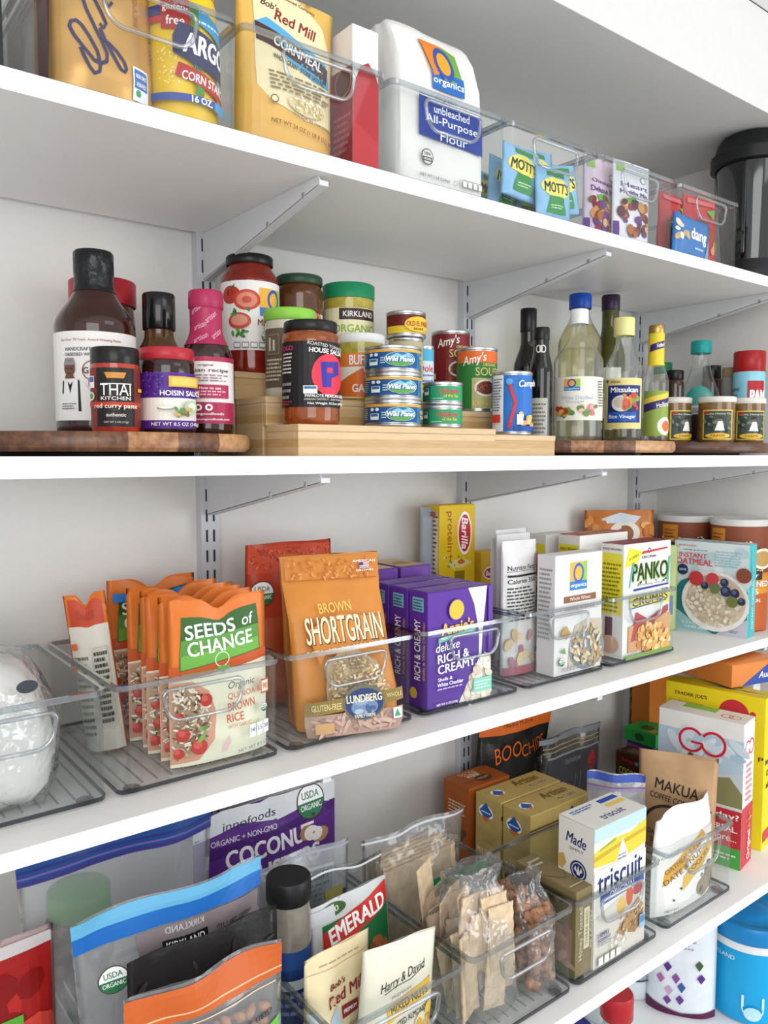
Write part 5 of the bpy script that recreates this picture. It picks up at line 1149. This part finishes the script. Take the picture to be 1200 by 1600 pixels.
# flat breads in a zip bag
t = zipbag('flatbread_bag', 'big zip bag of pale flatbread crackers with a green seal', (.781, .93, Z), .185, .186, .075, 53, zipc='#d3d6da', zv=(.965, .98), m=clear('#fafbfc', 1.4, .12, bump=.8, scale=24, base=.06, haze=.1), wtop=1.1)
Art(.1, .02).R(0, 0, 1, 1, '#1f7d4a').build('green_seal', lambda u, v, o: (-.02 + u * .11, -.052 - .02 * u - o, .105 + v * .014 + u * .01), t)
MZ = mat('#d9bf9c', .7, vary=.10, bump=.5, scale=60)
def cracker(name, lab, loc, w, h, rot, grp, m=MZ, wav=.0016, th=.0022, parent=None):
    bm = bmesh.new()
    n = 14; pts = []
    for i in range(n): pts.append((-w / 2 + w * i / n, -h / 2 + (wav if i % 2 else 0)))
    for i in range(n): pts.append((w / 2 - (wav if i % 2 else 0), -h / 2 + h * i / n))
    for i in range(n): pts.append((w / 2 - w * i / n, h / 2 - (wav if i % 2 else 0)))
    for i in range(n): pts.append((-w / 2 + (wav if i % 2 else 0), h / 2 - h * i / n))
    a = [bm.verts.new((x, -th / 2, z)) for x, z in pts]; b = [bm.verts.new((x, th / 2, z)) for x, z in pts]
    bm.faces.new(a); bm.faces.new(b[::-1])
    for i in range(len(a)): bm.faces.new((a[i], b[i], b[(i + 1) % len(a)], a[(i + 1) % len(a)]))
    bmesh.ops.recalc_face_normals(bm, faces=bm.faces[:])
    o = mesh_obj(name, bm, m)
    o.location = loc; o.rotation_euler = [math.radians(q) for q in rot]
    return tag(o, lab, 'cracker', grp)
for i in range(7):
    cracker('flatbread', 'pale flatbread inside the big zip bag with the green seal', (.782 + rd.uniform(-.004, .004), .912 + i * .006, Z + .074 + .002 * i), .146, .126, (-3, rd.uniform(-3, 3), 0), 'flatbreads in the zip bag')
# bag of flat crackers
def cello(name, lab, loc, w, h, t_, seed, rz=0):
    t = thing(name, lab, 'bag', loc, rz)
    secs = [(0, w * .86, t_ * .8, 0, 0), (.02, w, t_, 0, 0), (h * .45, w, t_, 0, 0), (h * .7, w * .95, t_ * .9, .0, .0), (h * .82, w * .8, t_ * .6, .004, .0), (h * .9, w * .66, t_ * .4, .006, 0), (h * .96, w * .8, t_ * .35, .008, 0), (h, w * .9, t_ * .3, .01, 0)]
    loft('cellophane', secs, CELL, t, ex=3, wr=.009, seed=seed, n=64)
    return t
cello('cracker_bag', 'open clear bag full of long pale crackers', (.748, .775, Z), .112, .192, .125, 55)
CRK = mat('#dcc3a2', .7, vary=.09, bump=.5, scale=70)
CRL = 'long pale flat cracker standing in the open clear bag'
for i in range(26):
    r = rd.random()
    x = .705 + .086 * rd.random(); y = .722 + .105 * (i / 25)
    hh = rd.choice((.10, .115, .13, .085))
    zc = Z + .012 + hh / 2 + (0 if i % 2 else rd.choice((.03, .05)))
    cracker('long_cracker', CRL, (x, y, zc), rd.choice((.032, .036, .04)), hh, (rd.uniform(-5, 5), rd.uniform(-12, 12), rd.uniform(-25, 25)), 'long crackers in the open bag', CRK, .0011)
# bag of brown clusters
cello('cluster_bag', 'clear crinkled bag of brown oat clusters', (.846, .765, Z), .066, .146, .11, 57)
CL = mat('#a5795a', .8, vary=.3, bump=.6, scale=90)
cm = bpy.data.meshes.new('cluster')
bm = bmesh.new(); bmesh.ops.create_icosphere(bm, subdivisions=2, radius=.0115)
for v in bm.verts: v.co *= 1 + .75 * noise.noise(v.co * 130)
bm.to_mesh(cm); bm.free(); cm.materials.append(CL)
for p in cm.polygons: p.use_smooth = True
for j in range(6):
    for i in range(2):
        for q in range(4):
            c = bpy.data.objects.new('oat_cluster', cm); COL.objects.link(c)
            c.location = (.833 + i * .024 + rd.uniform(-.003, .003), .728 + q * .024 + rd.uniform(-.003, .003), Z + .016 + j * .0195)
            c.rotation_euler = (rd.random() * 6, rd.random() * 6, rd.random() * 6)
            tag(c, 'brown oat cluster inside the clear crinkled bag', 'oat cluster', 'oat clusters in the clear bag')
# brown cracker carton
w, d, h = .043, .118, .130
a = Art(w, h).T('Honey Toasted', .28, .5, .26, .62, '#cfc8b0', .01, 0, 90).R(.42, .30, .72, .78, '#d9cfae').T('THREE SEED', .57, .54, .12, .4, '#7a6f56', .01, 0, 90).T('CRACKERS', .86, .5, .2, .45, '#e3dcc8', .015, 0, 90)
b = Art(d, h).R(.05, .1, .95, .55, '#b8907a').blobs(20, lambda u, v: .08 < u < .92 and .12 < v < .52, .012, ['#c9a58c', '#a8786a', '#d8bca0'], 4, .5).R(.0, .0, 1, .1, '#6f7a4a')
c = Art(w, d).L(.2, .7, .8, .9, 2, '#cfc8b0').P([(0, .5), (.5, .3), (1, .5), (1, .52), (.5, .32), (0, .52)], '#6d6046').R(.1, .12, .9, .14, '#c9c0a4')
carton('seed_cracker_carton', 'olive-brown cracker carton left of the white cracker carton', 'carton', (.9205, .765, Z), w, d, h, '#83744f', 0, {'front': a, 'left': b, 'top': c})
# white and blue cracker carton
w, d, h = .128, .066, .214
a = Art(w, h)
a.P([(0, .90), (1, .90), (1, 1), (0, 1)], '#bcd9ea').P([(0, .83), (.35, .88), (.7, .87), (1, .92), (1, .74), (.5, .70), (0, .73)], '#e6cd3f').P([(0, .80), (.6, .84), (1, .86), (1, .83), (.6, .81), (0, .77)], '#c9a82a').P([(.1, .84), (.4, .88), (.4, .86), (.1, .83)], '#8fae4a')
a.P([(.42, .70), (.53, .86), (.66, .70)], '#f4f2ee').T('100% WHOLE', .53, .735, .16, .014, '#5a6a8c').T('GRAIN WHEAT', .53, .712, .18, .014, '#5a6a8c').R(0, .0, 1, .70, '#efece6')
a.T('triscuit', .50, .60, .86, .15, '#22336f', .02, 0, 2).P([(.12, .435), (.97, .46), (.97, .535), (.12, .51)], '#2a56a4').T('ORIGINAL', .55, .486, .5, .045, '#ffffff', .02, 0, 1)
a.R(0, .0, 1, .26, '#ded6cb').P([(0, .26), (1, .26), (1, .44), (.6, .44), (0, .36)], '#e0d9cf').E(.52, .36, .09, .06, '#e8c46a').E(.68, .40, .07, .07, '#d8633f').E(.84, .42, .1, .04, '#c8575a').P([(.42, .18), (.85, .36), (.97, .28), (.58, .12)], '#b8905c').P([(.62, .14), (.97, .26), (.97, .18), (.8, .1)], '#a67c4a').blobs(40, lambda u, v: .5 < u < .92 and .16 < v < .3, .003, ['#c9a470', '#96703f'], 4).T('3 SIMPLE', .16, .235, .22, .03, '#3a4a7a', .015).T('INGREDIENTS', .18, .20, .24, .02, '#3a4a7a').L(.06, .155, .3, .185, 2, '#7a84a4').R(.86, .12, .97, .22, '#9ac0dc').R(.87, .16, .96, .21, '#4a86b8').blobs(18, lambda u, v: .3 < u < .6 and .1 < v < .2, .003, ['#f0ece4', '#c9bfae'], 4)
for i in range(4): a.R(.06 + i * .11, .02, .15 + i * .11, .085, '#b9b4ac').R(.068 + i * .11, .027, .142 + i * .11, .078, '#efece6')
b = Art(d, h).R(0, 0, 1, 1, '#e6e2da').T('Made', .5, .87, .56, .075, '#22336f', .02, .15, -4).T('SIMPLY', .52, .80, .4, .022, '#5a6488').E(.58, .66, .23, None, '#22336f').E(.58, .66, .185, None, '#e6e2da').E(.58, .66, .165, None, '#22336f').P([(.53, .63), (.58, .70), (.63, .63)], '#e6e2da').P([(.46, .66), (.56, .64), (.5, .69)], '#e6e2da').P([(.70, .66), (.60, .64), (.66, .69)], '#e6e2da').P([(0, .72), (.16, .74), (.24, .68), (.12, .62), (0, .64)], '#c9a05c').L(.1, .1, .9, .4, 6, '#9aa0b4')
c = Art(w, d).R(0, 0, 1, 1, '#dcd9d4').T('triscuit', .52, .28, .42, .2, '#2a3f7a', .015, .0, 0).R(.62, .52, .96, .66, '#e0bf5c').R(.62, .74, .96, .9, '#24509c').L(.1, .72, .5, .9, 2, '#4a6aa4')
carton('wheat_cracker_carton', 'white, yellow and blue wheat cracker carton in its bin', 'carton', (1.0, .737, Z), w, d, h, '#e9e6e0', 0, {'front': a, 'left': b, 'top': c})
# white cookie bag
a = Art(.165, .2).R(.0, .0, 1, .7, '#f1efea').T("TRADER JOE'S", .22, .60, .34, .03, '#4a4038', .0, 0, 8).P([(.1, .30), (.14, .45), (.7, .72), (.78, .64), (.4, .42)], '#e0a836').T('OATMEAL & OAT', .42, .52, .6, .05, '#8c5a1c', .01, 0, 22).T('DATE & NUT', .40, .42, .6, .05, '#6d4416', .01, 0, 22).P([(.3, .22), (.36, .34), (.86, .58), (.9, .48), (.5, .3)], '#e6b64a').T('COOKIES', .62, .42, .4, .04, '#7a4c18', .01, 0, 22).E(.78, .27, .12, None, '#8f8378').E(.66, .16, .12, None, '#9a8c7c').E(.86, .14, .1, None, '#857868').blobs(14, lambda u, v: .5 < u < .97 and .06 < v < .4, .006, ['#75695c', '#a89a8a'], 4).E(.2, .16, .012, None, '#3a3a3a').E(.3, .25, .012, None, '#3a3a3a').T('NET WT', .2, .05, .16, .03, '#6a6a6a', .0)
pouch('cookie_bag', 'white cookie bag with yellow diagonal lettering in the right bin', 'bag', (1.212, .731, Z), .182, .166, .05, '#ecebe9', 0, a, seed=61, wr=.006, wave=.008, m=film('#edecea'))
# kraft bag
a = Art(.14, .205)
a.T('MAKUA', .50, .72, .56, .085, '#2a2220', .012, 0, -8).T('COFFEE COMPANY', .50, .62, .7, .05, '#2a2220', .005, 0, -8).O(.40, .40, .34, .18, .12, '#3a322c', a0=0, a1=180)
for k in range(5): a.R(.66 + k * .06, .42, .675 + k * .06, .56, '#3a322c')
a.R(.62, .55, .95, .57, '#3a322c').T('DARK MACADAMIA', .42, .33, .6, .04, '#4a4038', .005, 0, -4).T('BUTTER TOFFEE', .42, .27, .5, .04, '#4a4038', .005, 0, -4)
pouch('kraft_bag', 'brown kraft paper bag in front of the white cereal box', 'bag', (1.286, .788, Z), .124, .222, .045, '#c09a72', -61, a, wtop=1.1, seed=62, wr=.004, m=paper('#bf9a74'))
# clear bag with purple zip
t = zipbag('folded_zip_bag', 'limp zip bag with a purple and blue zip beside the kraft bag', (1.168, .835, Z), .10, .2, .05, 63, rz=-50, zipc='#3f56b0', zv=(.93, .99), m=clear('#f6f7fb', 1.3, .12, bump=.8, scale=24, base=.1, haze=.25), line=((.88, '#8a4aa0'), (.86, '#a88ac0')))
# gold cracker cartons
GOLD = mat('#c6ab66', .4, metal=.12, vary=.03)
def artisan(y, lab, h=.15, rz=0):
    L_, W_ = .162, .064
    b = Art(W_, h).E(.42, .80, .28, .09, '#ffffff').P([(.16, .80), (.42, .92), (.68, .80), (.42, .70)], '#2a5fa8').P([(.2, .74), (.64, .74), (.42, .68)], '#d8743a').L(.24, .785, .6, .815, 1, '#ffffff').T('Artisan', .5, .55, .76, .14, '#c4a964', .0, .2, -6).T('NUT-THINS', .5, .44, .4, .05, '#c4a964').T('MULTI-SEEDS', .5, .30, .8, .07, '#f0e6cc', .02, 0, -3).R(.1, .02, .92, .20, '#4a2a1c').L(.2, .07, .85, .16, 2, '#c9b8a0')
    c = Art(L_, W_).E(.16, .52, .085, .2, '#ffffff').P([(.08, .5), (.16, .72), (.24, .5), (.16, .34)], '#2a5fa8').P([(.1, .40), (.22, .40), (.16, .3)], '#d8743a').T('Artisan', .66, .66, .4, .34, '#6f5526', .005, .2, 0).R(.56, .18, .9, .38, '#d6c28c').T('MULTI-SEEDS', .73, .28, .3, .14, '#6f5526', .015)
    a = Art(L_, h).R(0, .78, 1, .83, '#6a3a20').P([(.55, .80), (.68, .94), (.80, .80), (.70, .62), (.58, .64)], '#1f4288').T('Diamond', .70, .80, .28, .06, '#ffffff', .02).P([(.58, .68), (.9, .7), (.9, .62), (.6, .6)], '#d8602a').T('Artisan', .5, .35, .5, .18, '#c4a964', .0, .2)
    carton('nut_thin_carton', lab, 'carton', (1.092, y, S4), L_, W_, h, '#a98a45', rz, {'left': b, 'top': c, 'front': a}, 'gold cracker cartons', m=GOLD)
artisan(.926, 'gold cracker carton nearer the front, beside the white cracker carton', .15)
artisan(.995, 'gold cracker carton between the rust-coloured and the other gold carton', .15)
b = Art(.07, .152).L(.2, .62, .85, .78, 4, '#e8cdb0').blobs(14, lambda u, v: .1 < u < .9 and .1 < v < .45, .008, ['#4a5a2a', '#d9c48a', '#8a6a3a'], 4, .7)
c = Art(.108, .07).T('CRACKER', .42, .78, .4, .16, '#e3b48c', .01).T('WINE', .45, .58, .3, .2, '#f0dcc4', .02).E(.55, .32, .18, .18, '#5a3a30').L(.42, .26, .68, .38, 2, '#d9b48c').R(.05, .3, .35, .32, '#5a3a30')
carton('wine_cracker_carton', 'rust-orange cracker carton at the back left of the gold cartons', 'carton', (1.058, 1.072, S4), .108, .07, .152, '#a3531f', 0, {'left': b, 'top': c})
# black halloween chips bag
a = Art(.2, .28).blobs(20, lambda u, v: .05 < u < .95 and .1 < v < .7, .022, ['#2a2827', '#3a3735', '#1c1a1a'], 6, .4).P([(.0, .78), (1, .86), (1, .95), (0, .90)], '#d9691f').T('Happy Halloween', .56, .885, .6, .045, '#1f1712', .0, .15, 4).T('BOO', .36, .655, .38, .13, '#d9691f', .0, .1, 14).T('CHIPS', .74, .685, .38, .10, '#d9691f', -.005, .1, 18).P([(.6, .80), (.65, .83), (.7, .80), (.75, .84), (.72, .78), (.63, .77)], '#141212')
pouch('halloween_chips_bag', 'black chips bag with orange lettering leaning on the wall', 'bag', (1.175, 1.11, S4), .205, .25, .05, '#262423', 0, a, None, 0, 8, seed=65, wr=.006, wave=.006, m=mat('#272524', .3, bump=.5, scale=35))
# grey zip bag
a = Art(.2, .2).R(.05, .82, .98, .83, '#b9a88a').R(.05, .87, .98, .88, '#b9a88a').R(.1, .1, .97, .76, '#4a4b52').R(.1, .745, .97, .765, '#9a9ca4').R(.955, .1, .97, .76, '#9a9ca4').P([(.74, .58), (.82, .72), (.90, .58), (.82, .40)], '#b0323f').T('WEEKEND', .5, .66, .26, .05, '#8c8e98', .01, mirror=True).S([(.48, .3), (.54, .5), (.58, .3), (.62, .5)], .002, '#6f98a8')
zipbag('grey_zip_bag', 'grey zip bag with a red diamond beside the black chips bag', (1.338, 1.075, S4), .2, .182, .03, 66, zipc='#8c8f98', zv=(.93, .99), art=a, m=clear('#dcdde2', 1.2, .18, bump=.6, scale=22, base=.12))
# cereal boxes at the back right
b = Art(.066, .1).T('Kelloggs', .5, .84, .5, .1, '#d8303a', .01, .2).T('COCOA', .5, .58, .7, .16, '#b8c43a', .03, 0, -3).T('KRISPIES', .54, .36, .8, .15, '#e6e2da', .03, 0, -3).E(.84, .84, .07, None, '#5aa0c8')
carton('small_cereal_box', 'small chocolate-brown cereal box at the back', 'carton', (1.527, 1.043, S4), .05, .066, .1, '#4a211a', 0, {'left': b, 'top': Art(.05, .066).R(.2, .3, .8, .7, '#7a6058')})
carton('small_cereal_box', 'small magenta and navy box under the green one', 'carton', (1.615, 1.065, S4), .075, .07, .10, '#3a3a7a', 0, {'left': Art(.07, .1).R(.0, .4, 1, .95, '#a0489a')})
carton('small_cereal_box', 'small green box lying on the magenta one', 'carton', (1.615, 1.065, S4 + .1014), .08, .085, .03, '#2fae4a', 0, {'left': Art(.085, .03).E(.5, .5, .15, .3, '#2a5a34'), 'top': Art(.08, .085).E(.4, .5, .2, None, '#2a5a34').R(.1, .1, .4, .3, '#b8a84a')})
carton('orange_cereal_box', 'tall plain orange cereal box in the back corner', 'carton', (1.708, 1.11, S4), .13, .05, .30, '#d07a22', 0, {'front': Art(.13, .3).R(.6, .85, 1, 1, '#2a3a7a')})
# white cereal box, turned to the left
w, d, h = .160, .062, .276
a = Art(w, h)
a.R(.0, .42, 1, .88, '#b9cfe0').P([(0, .62), (.2, .66), (.5, .60), (1, .66), (1, .42), (0, .42)], '#c9d3d8').P([(.55, .42), (.7, .60), (.85, .62), (1, .52), (1, .42)], '#8c8a5c').P([(0, .42), (.4, .42), (.5, .5), (.2, .54), (0, .5)], '#a8b3b0').blobs(20, lambda u, v: .05 < u < .95 and .66 < v < .85, .02, ['#d3e0ea', '#e0e9ef', '#aac6dc'], 4, .4)
a.E(.40, .71, .035, None, '#5c4434').P([(.36, .48), (.36, .68), (.44, .68), (.45, .48)], '#7a5a3a').P([(.44, .50), (.46, .68), (.56, .60), (.54, .48)], '#5c5a58')
a.R(0, 0, 1, .40, '#c8323c').R(0, 0, 1, .14, '#4fa84a').O(.40, .82, .15, None, .2, '#d0233a', a0=35, a1=350).O(.66, .82, .15, None, .2, '#d0233a', a0=-160, a1=150).R(.40, .80, .54, .815, '#d0233a').T('day?', .84, .35, .26, .05, '#ffffff', .02).T('CEREAL.', .78, .27, .36, .04, '#ffffff', .02).T('more...', .8, .2, .3, .03, '#ffffff').L(.55, .05, .95, .1, 2, '#dff0d8')
b = Art(d, h).R(0, 0, 1, .42, '#c8323c').O(.36, .82, .24, None, .2, '#d0233a', a0=35, a1=350).O(.70, .82, .24, None, .2, '#d0233a', a0=-160, a1=150).L(.25, .45, .8, .72, 7, '#dc8a92').T('Original', .6, .14, .34, .2, '#ffffff', .01, 0, 90).blobs(8, lambda u, v: .3 < u < .8 and .26 < v < .38, .004, ['#e0b46a', '#c98f4a'], 4)
c = Art(w, d).R(0, 0, 1, 1, '#d6d0c8').R(.2, .55, .6, 1, '#7ab04a').O(.75, .45, .07, None, .2, '#c8505a').O(.84, .45, .07, None, .2, '#c8505a')
t = carton('white_cereal_box', 'white cereal box with a red logo turned towards the kraft bag', 'carton', (1.412, .808, S4), w, d, h, '#eceae8', -79, {'front': a, 'right': b, 'top': c})
# yellow cereal box
w, d, h = .195, .05, .302
a = Art(w, h).T("TRADER JOE'S", .26, .93, .34, .03, '#3a3a1a', .02).E(.70, .86, .15, None, '#c8323c').E(.88, .88, .03, None, '#c8323c').S([(.88, .88), (.9, .85), (.88, .83)], .004, '#c8323c').L(.05, .86, .4, .89, 1, '#c8a51a').T('P', .97, .6, .05, .03, '#3a3a1a')
b = Art(d, h).T('these', .4, .58, .6, .04, '#3a3a1a').T("Os", .5, .5, .4, .04, '#3a3a1a').T('all', .5, .42, .4, .04, '#3a3a1a').R(.1, .05, .9, .12, '#c8323c')
c = Art(w, d).R(0, 0, 1, 1, '#cdb81f').P([(.3, .5), (.6, .62), (.98, .5), (.6, .4)], '#4a4540').R(.4, .45, .75, .6, '#5f8f84').T("O's", .62, .85, .2, .2, '#8a4a20')
carton('yellow_cereal_box', 'yellow cereal box with an open flap behind the white one', 'carton', (1.504, .836, S4), w, d, h, '#efd61f', -79, {'front': a, 'right': b, 'top': c})
carton('white_cracker_box', 'white box edge showing between the orange and yellow cereal boxes', 'carton', (1.585, .890, S4), .17, .045, .305, '#dfe3e6', -79, {'front': Art(.17, .3).R(.1, .7, .25, .8, '#2a4a8c')})
a = Art(.14, .045).P([(.2, 0), (1, 0), (1, .9), (.8, .95)], '#27469a').T('Aunt', .7, .4, .3, .3, '#ffffff', .01, .2)
c = Art(.14, .19).R(.55, .75, .95, .95, '#c9bfae').E(.75, .85, .1, .04, '#3a3a6a').R(.15, .25, .38, .35, '#efe6dc').L(.17, .26, .36, .34, 2, '#8a8a8a').R(.05, .6, .3, .66, '#c8653a')
carton('pancake_box', 'orange box lying flat on top of the other cereal boxes', 'carton', (1.588, .885, S4 + .3062), .14, .19, .045, '#d8813a', -12, {'front': a, 'top': c})

# ---------------------------------------------------------------- lowest shelf
# blue tub
x, y = 1.592, .80
t = thing('supplement_tub', 'bright blue tub with a ribbed blue lid on the lowest shelf', 'tub', (x, y, S5), FC(x, y))
p = [(0, 0), (.078, 0), (.083, .004), (.083, .15), (.081, .156)]
smooth_sharp(mesh_obj('tub', lathe(bmesh.new(), p + [(0, .156)], 52), plast('#1ea6e0'), t), 50)
smooth_sharp(mesh_obj('white_collar', lathe(bmesh.new(), [(.0825, .150), (.085, .152), (.085, .168), (.080, .170), (0, .170)], 52), plast('#eef0f2'), t), 40)
lid_obj('lid', [(.086, .168), (.088, .170), (.088, .198), (.085, .203), (.072, .203), (.068, .200), (.04, .200), (.038, .202), (.02, .202), (0, .2015)], plast('#1a86c8'), t, .004, 90)
a = Art(.083 * 2.4, .14).T('KIRKLAND', .22, .90, .3, .06, '#dff2fb', .02).L(.06, .45, .16, .85, 9, '#bfe6f6').L(.06, .1, .15, .4, 6, '#bfe6f6').O(.55, .25, .1, .16, .12, '#e6f6fc', a0=180, a1=360).R(.45, .25, .47, .42, '#e6f6fc').R(.63, .25, .65, .42, '#e6f6fc').E(.55, .16, .08, .1, '#bfe6f6')
a.build('label_print', face_cyl(p, 2.4, .006, .146), t, nu=18, base=.0005)
# white pouch with purple leaves
a = Art(.125, .25).T('ORGANIC', .42, .70, .5, .032, '#5a6a78').T('SUPERFOOD', .42, .655, .56, .03, '#5a6a78').L(.15, .54, .7, .62, 3, '#9aa6b0').T('seeds', .55, .85, .6, .06, '#4a5a68', .0).O(.35, .8, .12, None, .1, '#6a7a88').P([(0, 0), (1, 0), (1, .06), (.5, .03), (0, .09)], '#5a1f4a')
for u, v, c in ((.3, .38, '#5a2f86'), (.2, .28, '#b06aa8'), (.42, .3, '#8a4a9a'), (.32, .2, '#c9a0c8'), (.5, .24, '#3a5a9a'), (.3, .12, '#7a3f90'), (.48, .14, '#6a3a8c'), (.75, .42, '#3f5a3a'), (.78, .32, '#5a2f86')): a.P([(u, v + .05), (u + .06, v + .015), (u, v - .03), (u - .06, v + .015)], c)
pouch('superfood_bag', 'white bag with purple leaf pattern beside the blue tub', 'bag', (1.455, .872, S5), .135, .262, .06, '#e3e8ee', -55, a, seed=71, wr=.004, m=film('#e4e9ef'))
a = Art(.1, .24).L(.08, .2, .92, .75, 20, '#8a96a2').R(.06, .5, .94, .51, '#3a4a58').R(.06, .2, .94, .215, '#3a4a58')
pouch('supplement_bag', 'white bag with fine print left of the purple leaf bag', 'bag', (1.405, .968, S5), .11, .25, .05, '#dfe6ec', -50, a, seed=72, wr=.003, m=film('#e0e6ec'))
jar('clear_canister', 'low clear jar with a dark lid at the back of the lowest shelf', 'jar', (1.325, .965, S5), .05, .10, mat('#c3cdd0', .12, coat=.5), mat('#2f3238', .35, vary=0), .02, .046, rz=-50, shoulder=.7)
x, y = 1.05, .74
t = bottle('red_capped_bottle', 'bottle with a flared red cap under the cracker shelf edge', 'bottle', (x, y, S5), .03, .285, mat('#a9d3e0', .25), mat('#b3262c', .35, vary=0), .04, .026, .02, .7, .84, rz=FC(x, y))
carton('navy_carton', 'navy and white carton beside the red-capped bottle', 'carton', (.983, .765, S5), .06, .08, .235, '#e3e2e8', -10, {'top': Art(.06, .08).R(0, 0, 1, 1, '#2a2f86'), 'front': Art(.06, .235).R(0, .85, 1, 1, '#2a2f86').R(.6, 0, 1, .85, '#c8d8e8').L(.1, .4, .5, .8, 6, '#7a6a9a'), 'left': Art(.08, .235).R(0, .8, 1, 1, '#3a3f6a').R(0, 0, 1, .8, '#8a8a90')})
a = Art(.09, .25).R(0, .55, 1, .62, '#1a1a1a').R(0, .2, 1, .55, '#1f2a22').R(0, .9, 1, 1, '#2fae3a')
for u, v in ((.15, .42), (.4, .5), (.65, .42), (.9, .5), (.3, .3), (.6, .3), (.85, .3)): a.P([(u + .1 * math.cos(k * math.pi / 3), v + .045 * math.sin(k * math.pi / 3)) for k in range(6)], '#e9ecec')
carton('soccer_snack_box', 'green and black box with white hexagons behind the blue tub', 'carton', (1.69, .915, S5), .09, .06, .29, '#3fbe3a', -62, {'front': Art(.09, .29).R(0, .82, 1, .9, '#1a1a1a').R(0, .4, 1, .82, '#1f2a22').add(*[[(.2 + .1 * math.cos(k * 1.047), .76 + .04 * math.sin(k * 1.047)) for k in range(6)], [(0, 1, 2, 3, 4, 5)], '#e9ecec']).add(*[[(.5 + .1 * math.cos(k * 1.047), .76 + .04 * math.sin(k * 1.047)) for k in range(6)], [(0, 1, 2, 3, 4, 5)], '#e9ecec']).add(*[[(.8 + .1 * math.cos(k * 1.047), .76 + .04 * math.sin(k * 1.047)) for k in range(6)], [(0, 1, 2, 3, 4, 5)], '#e9ecec'])})
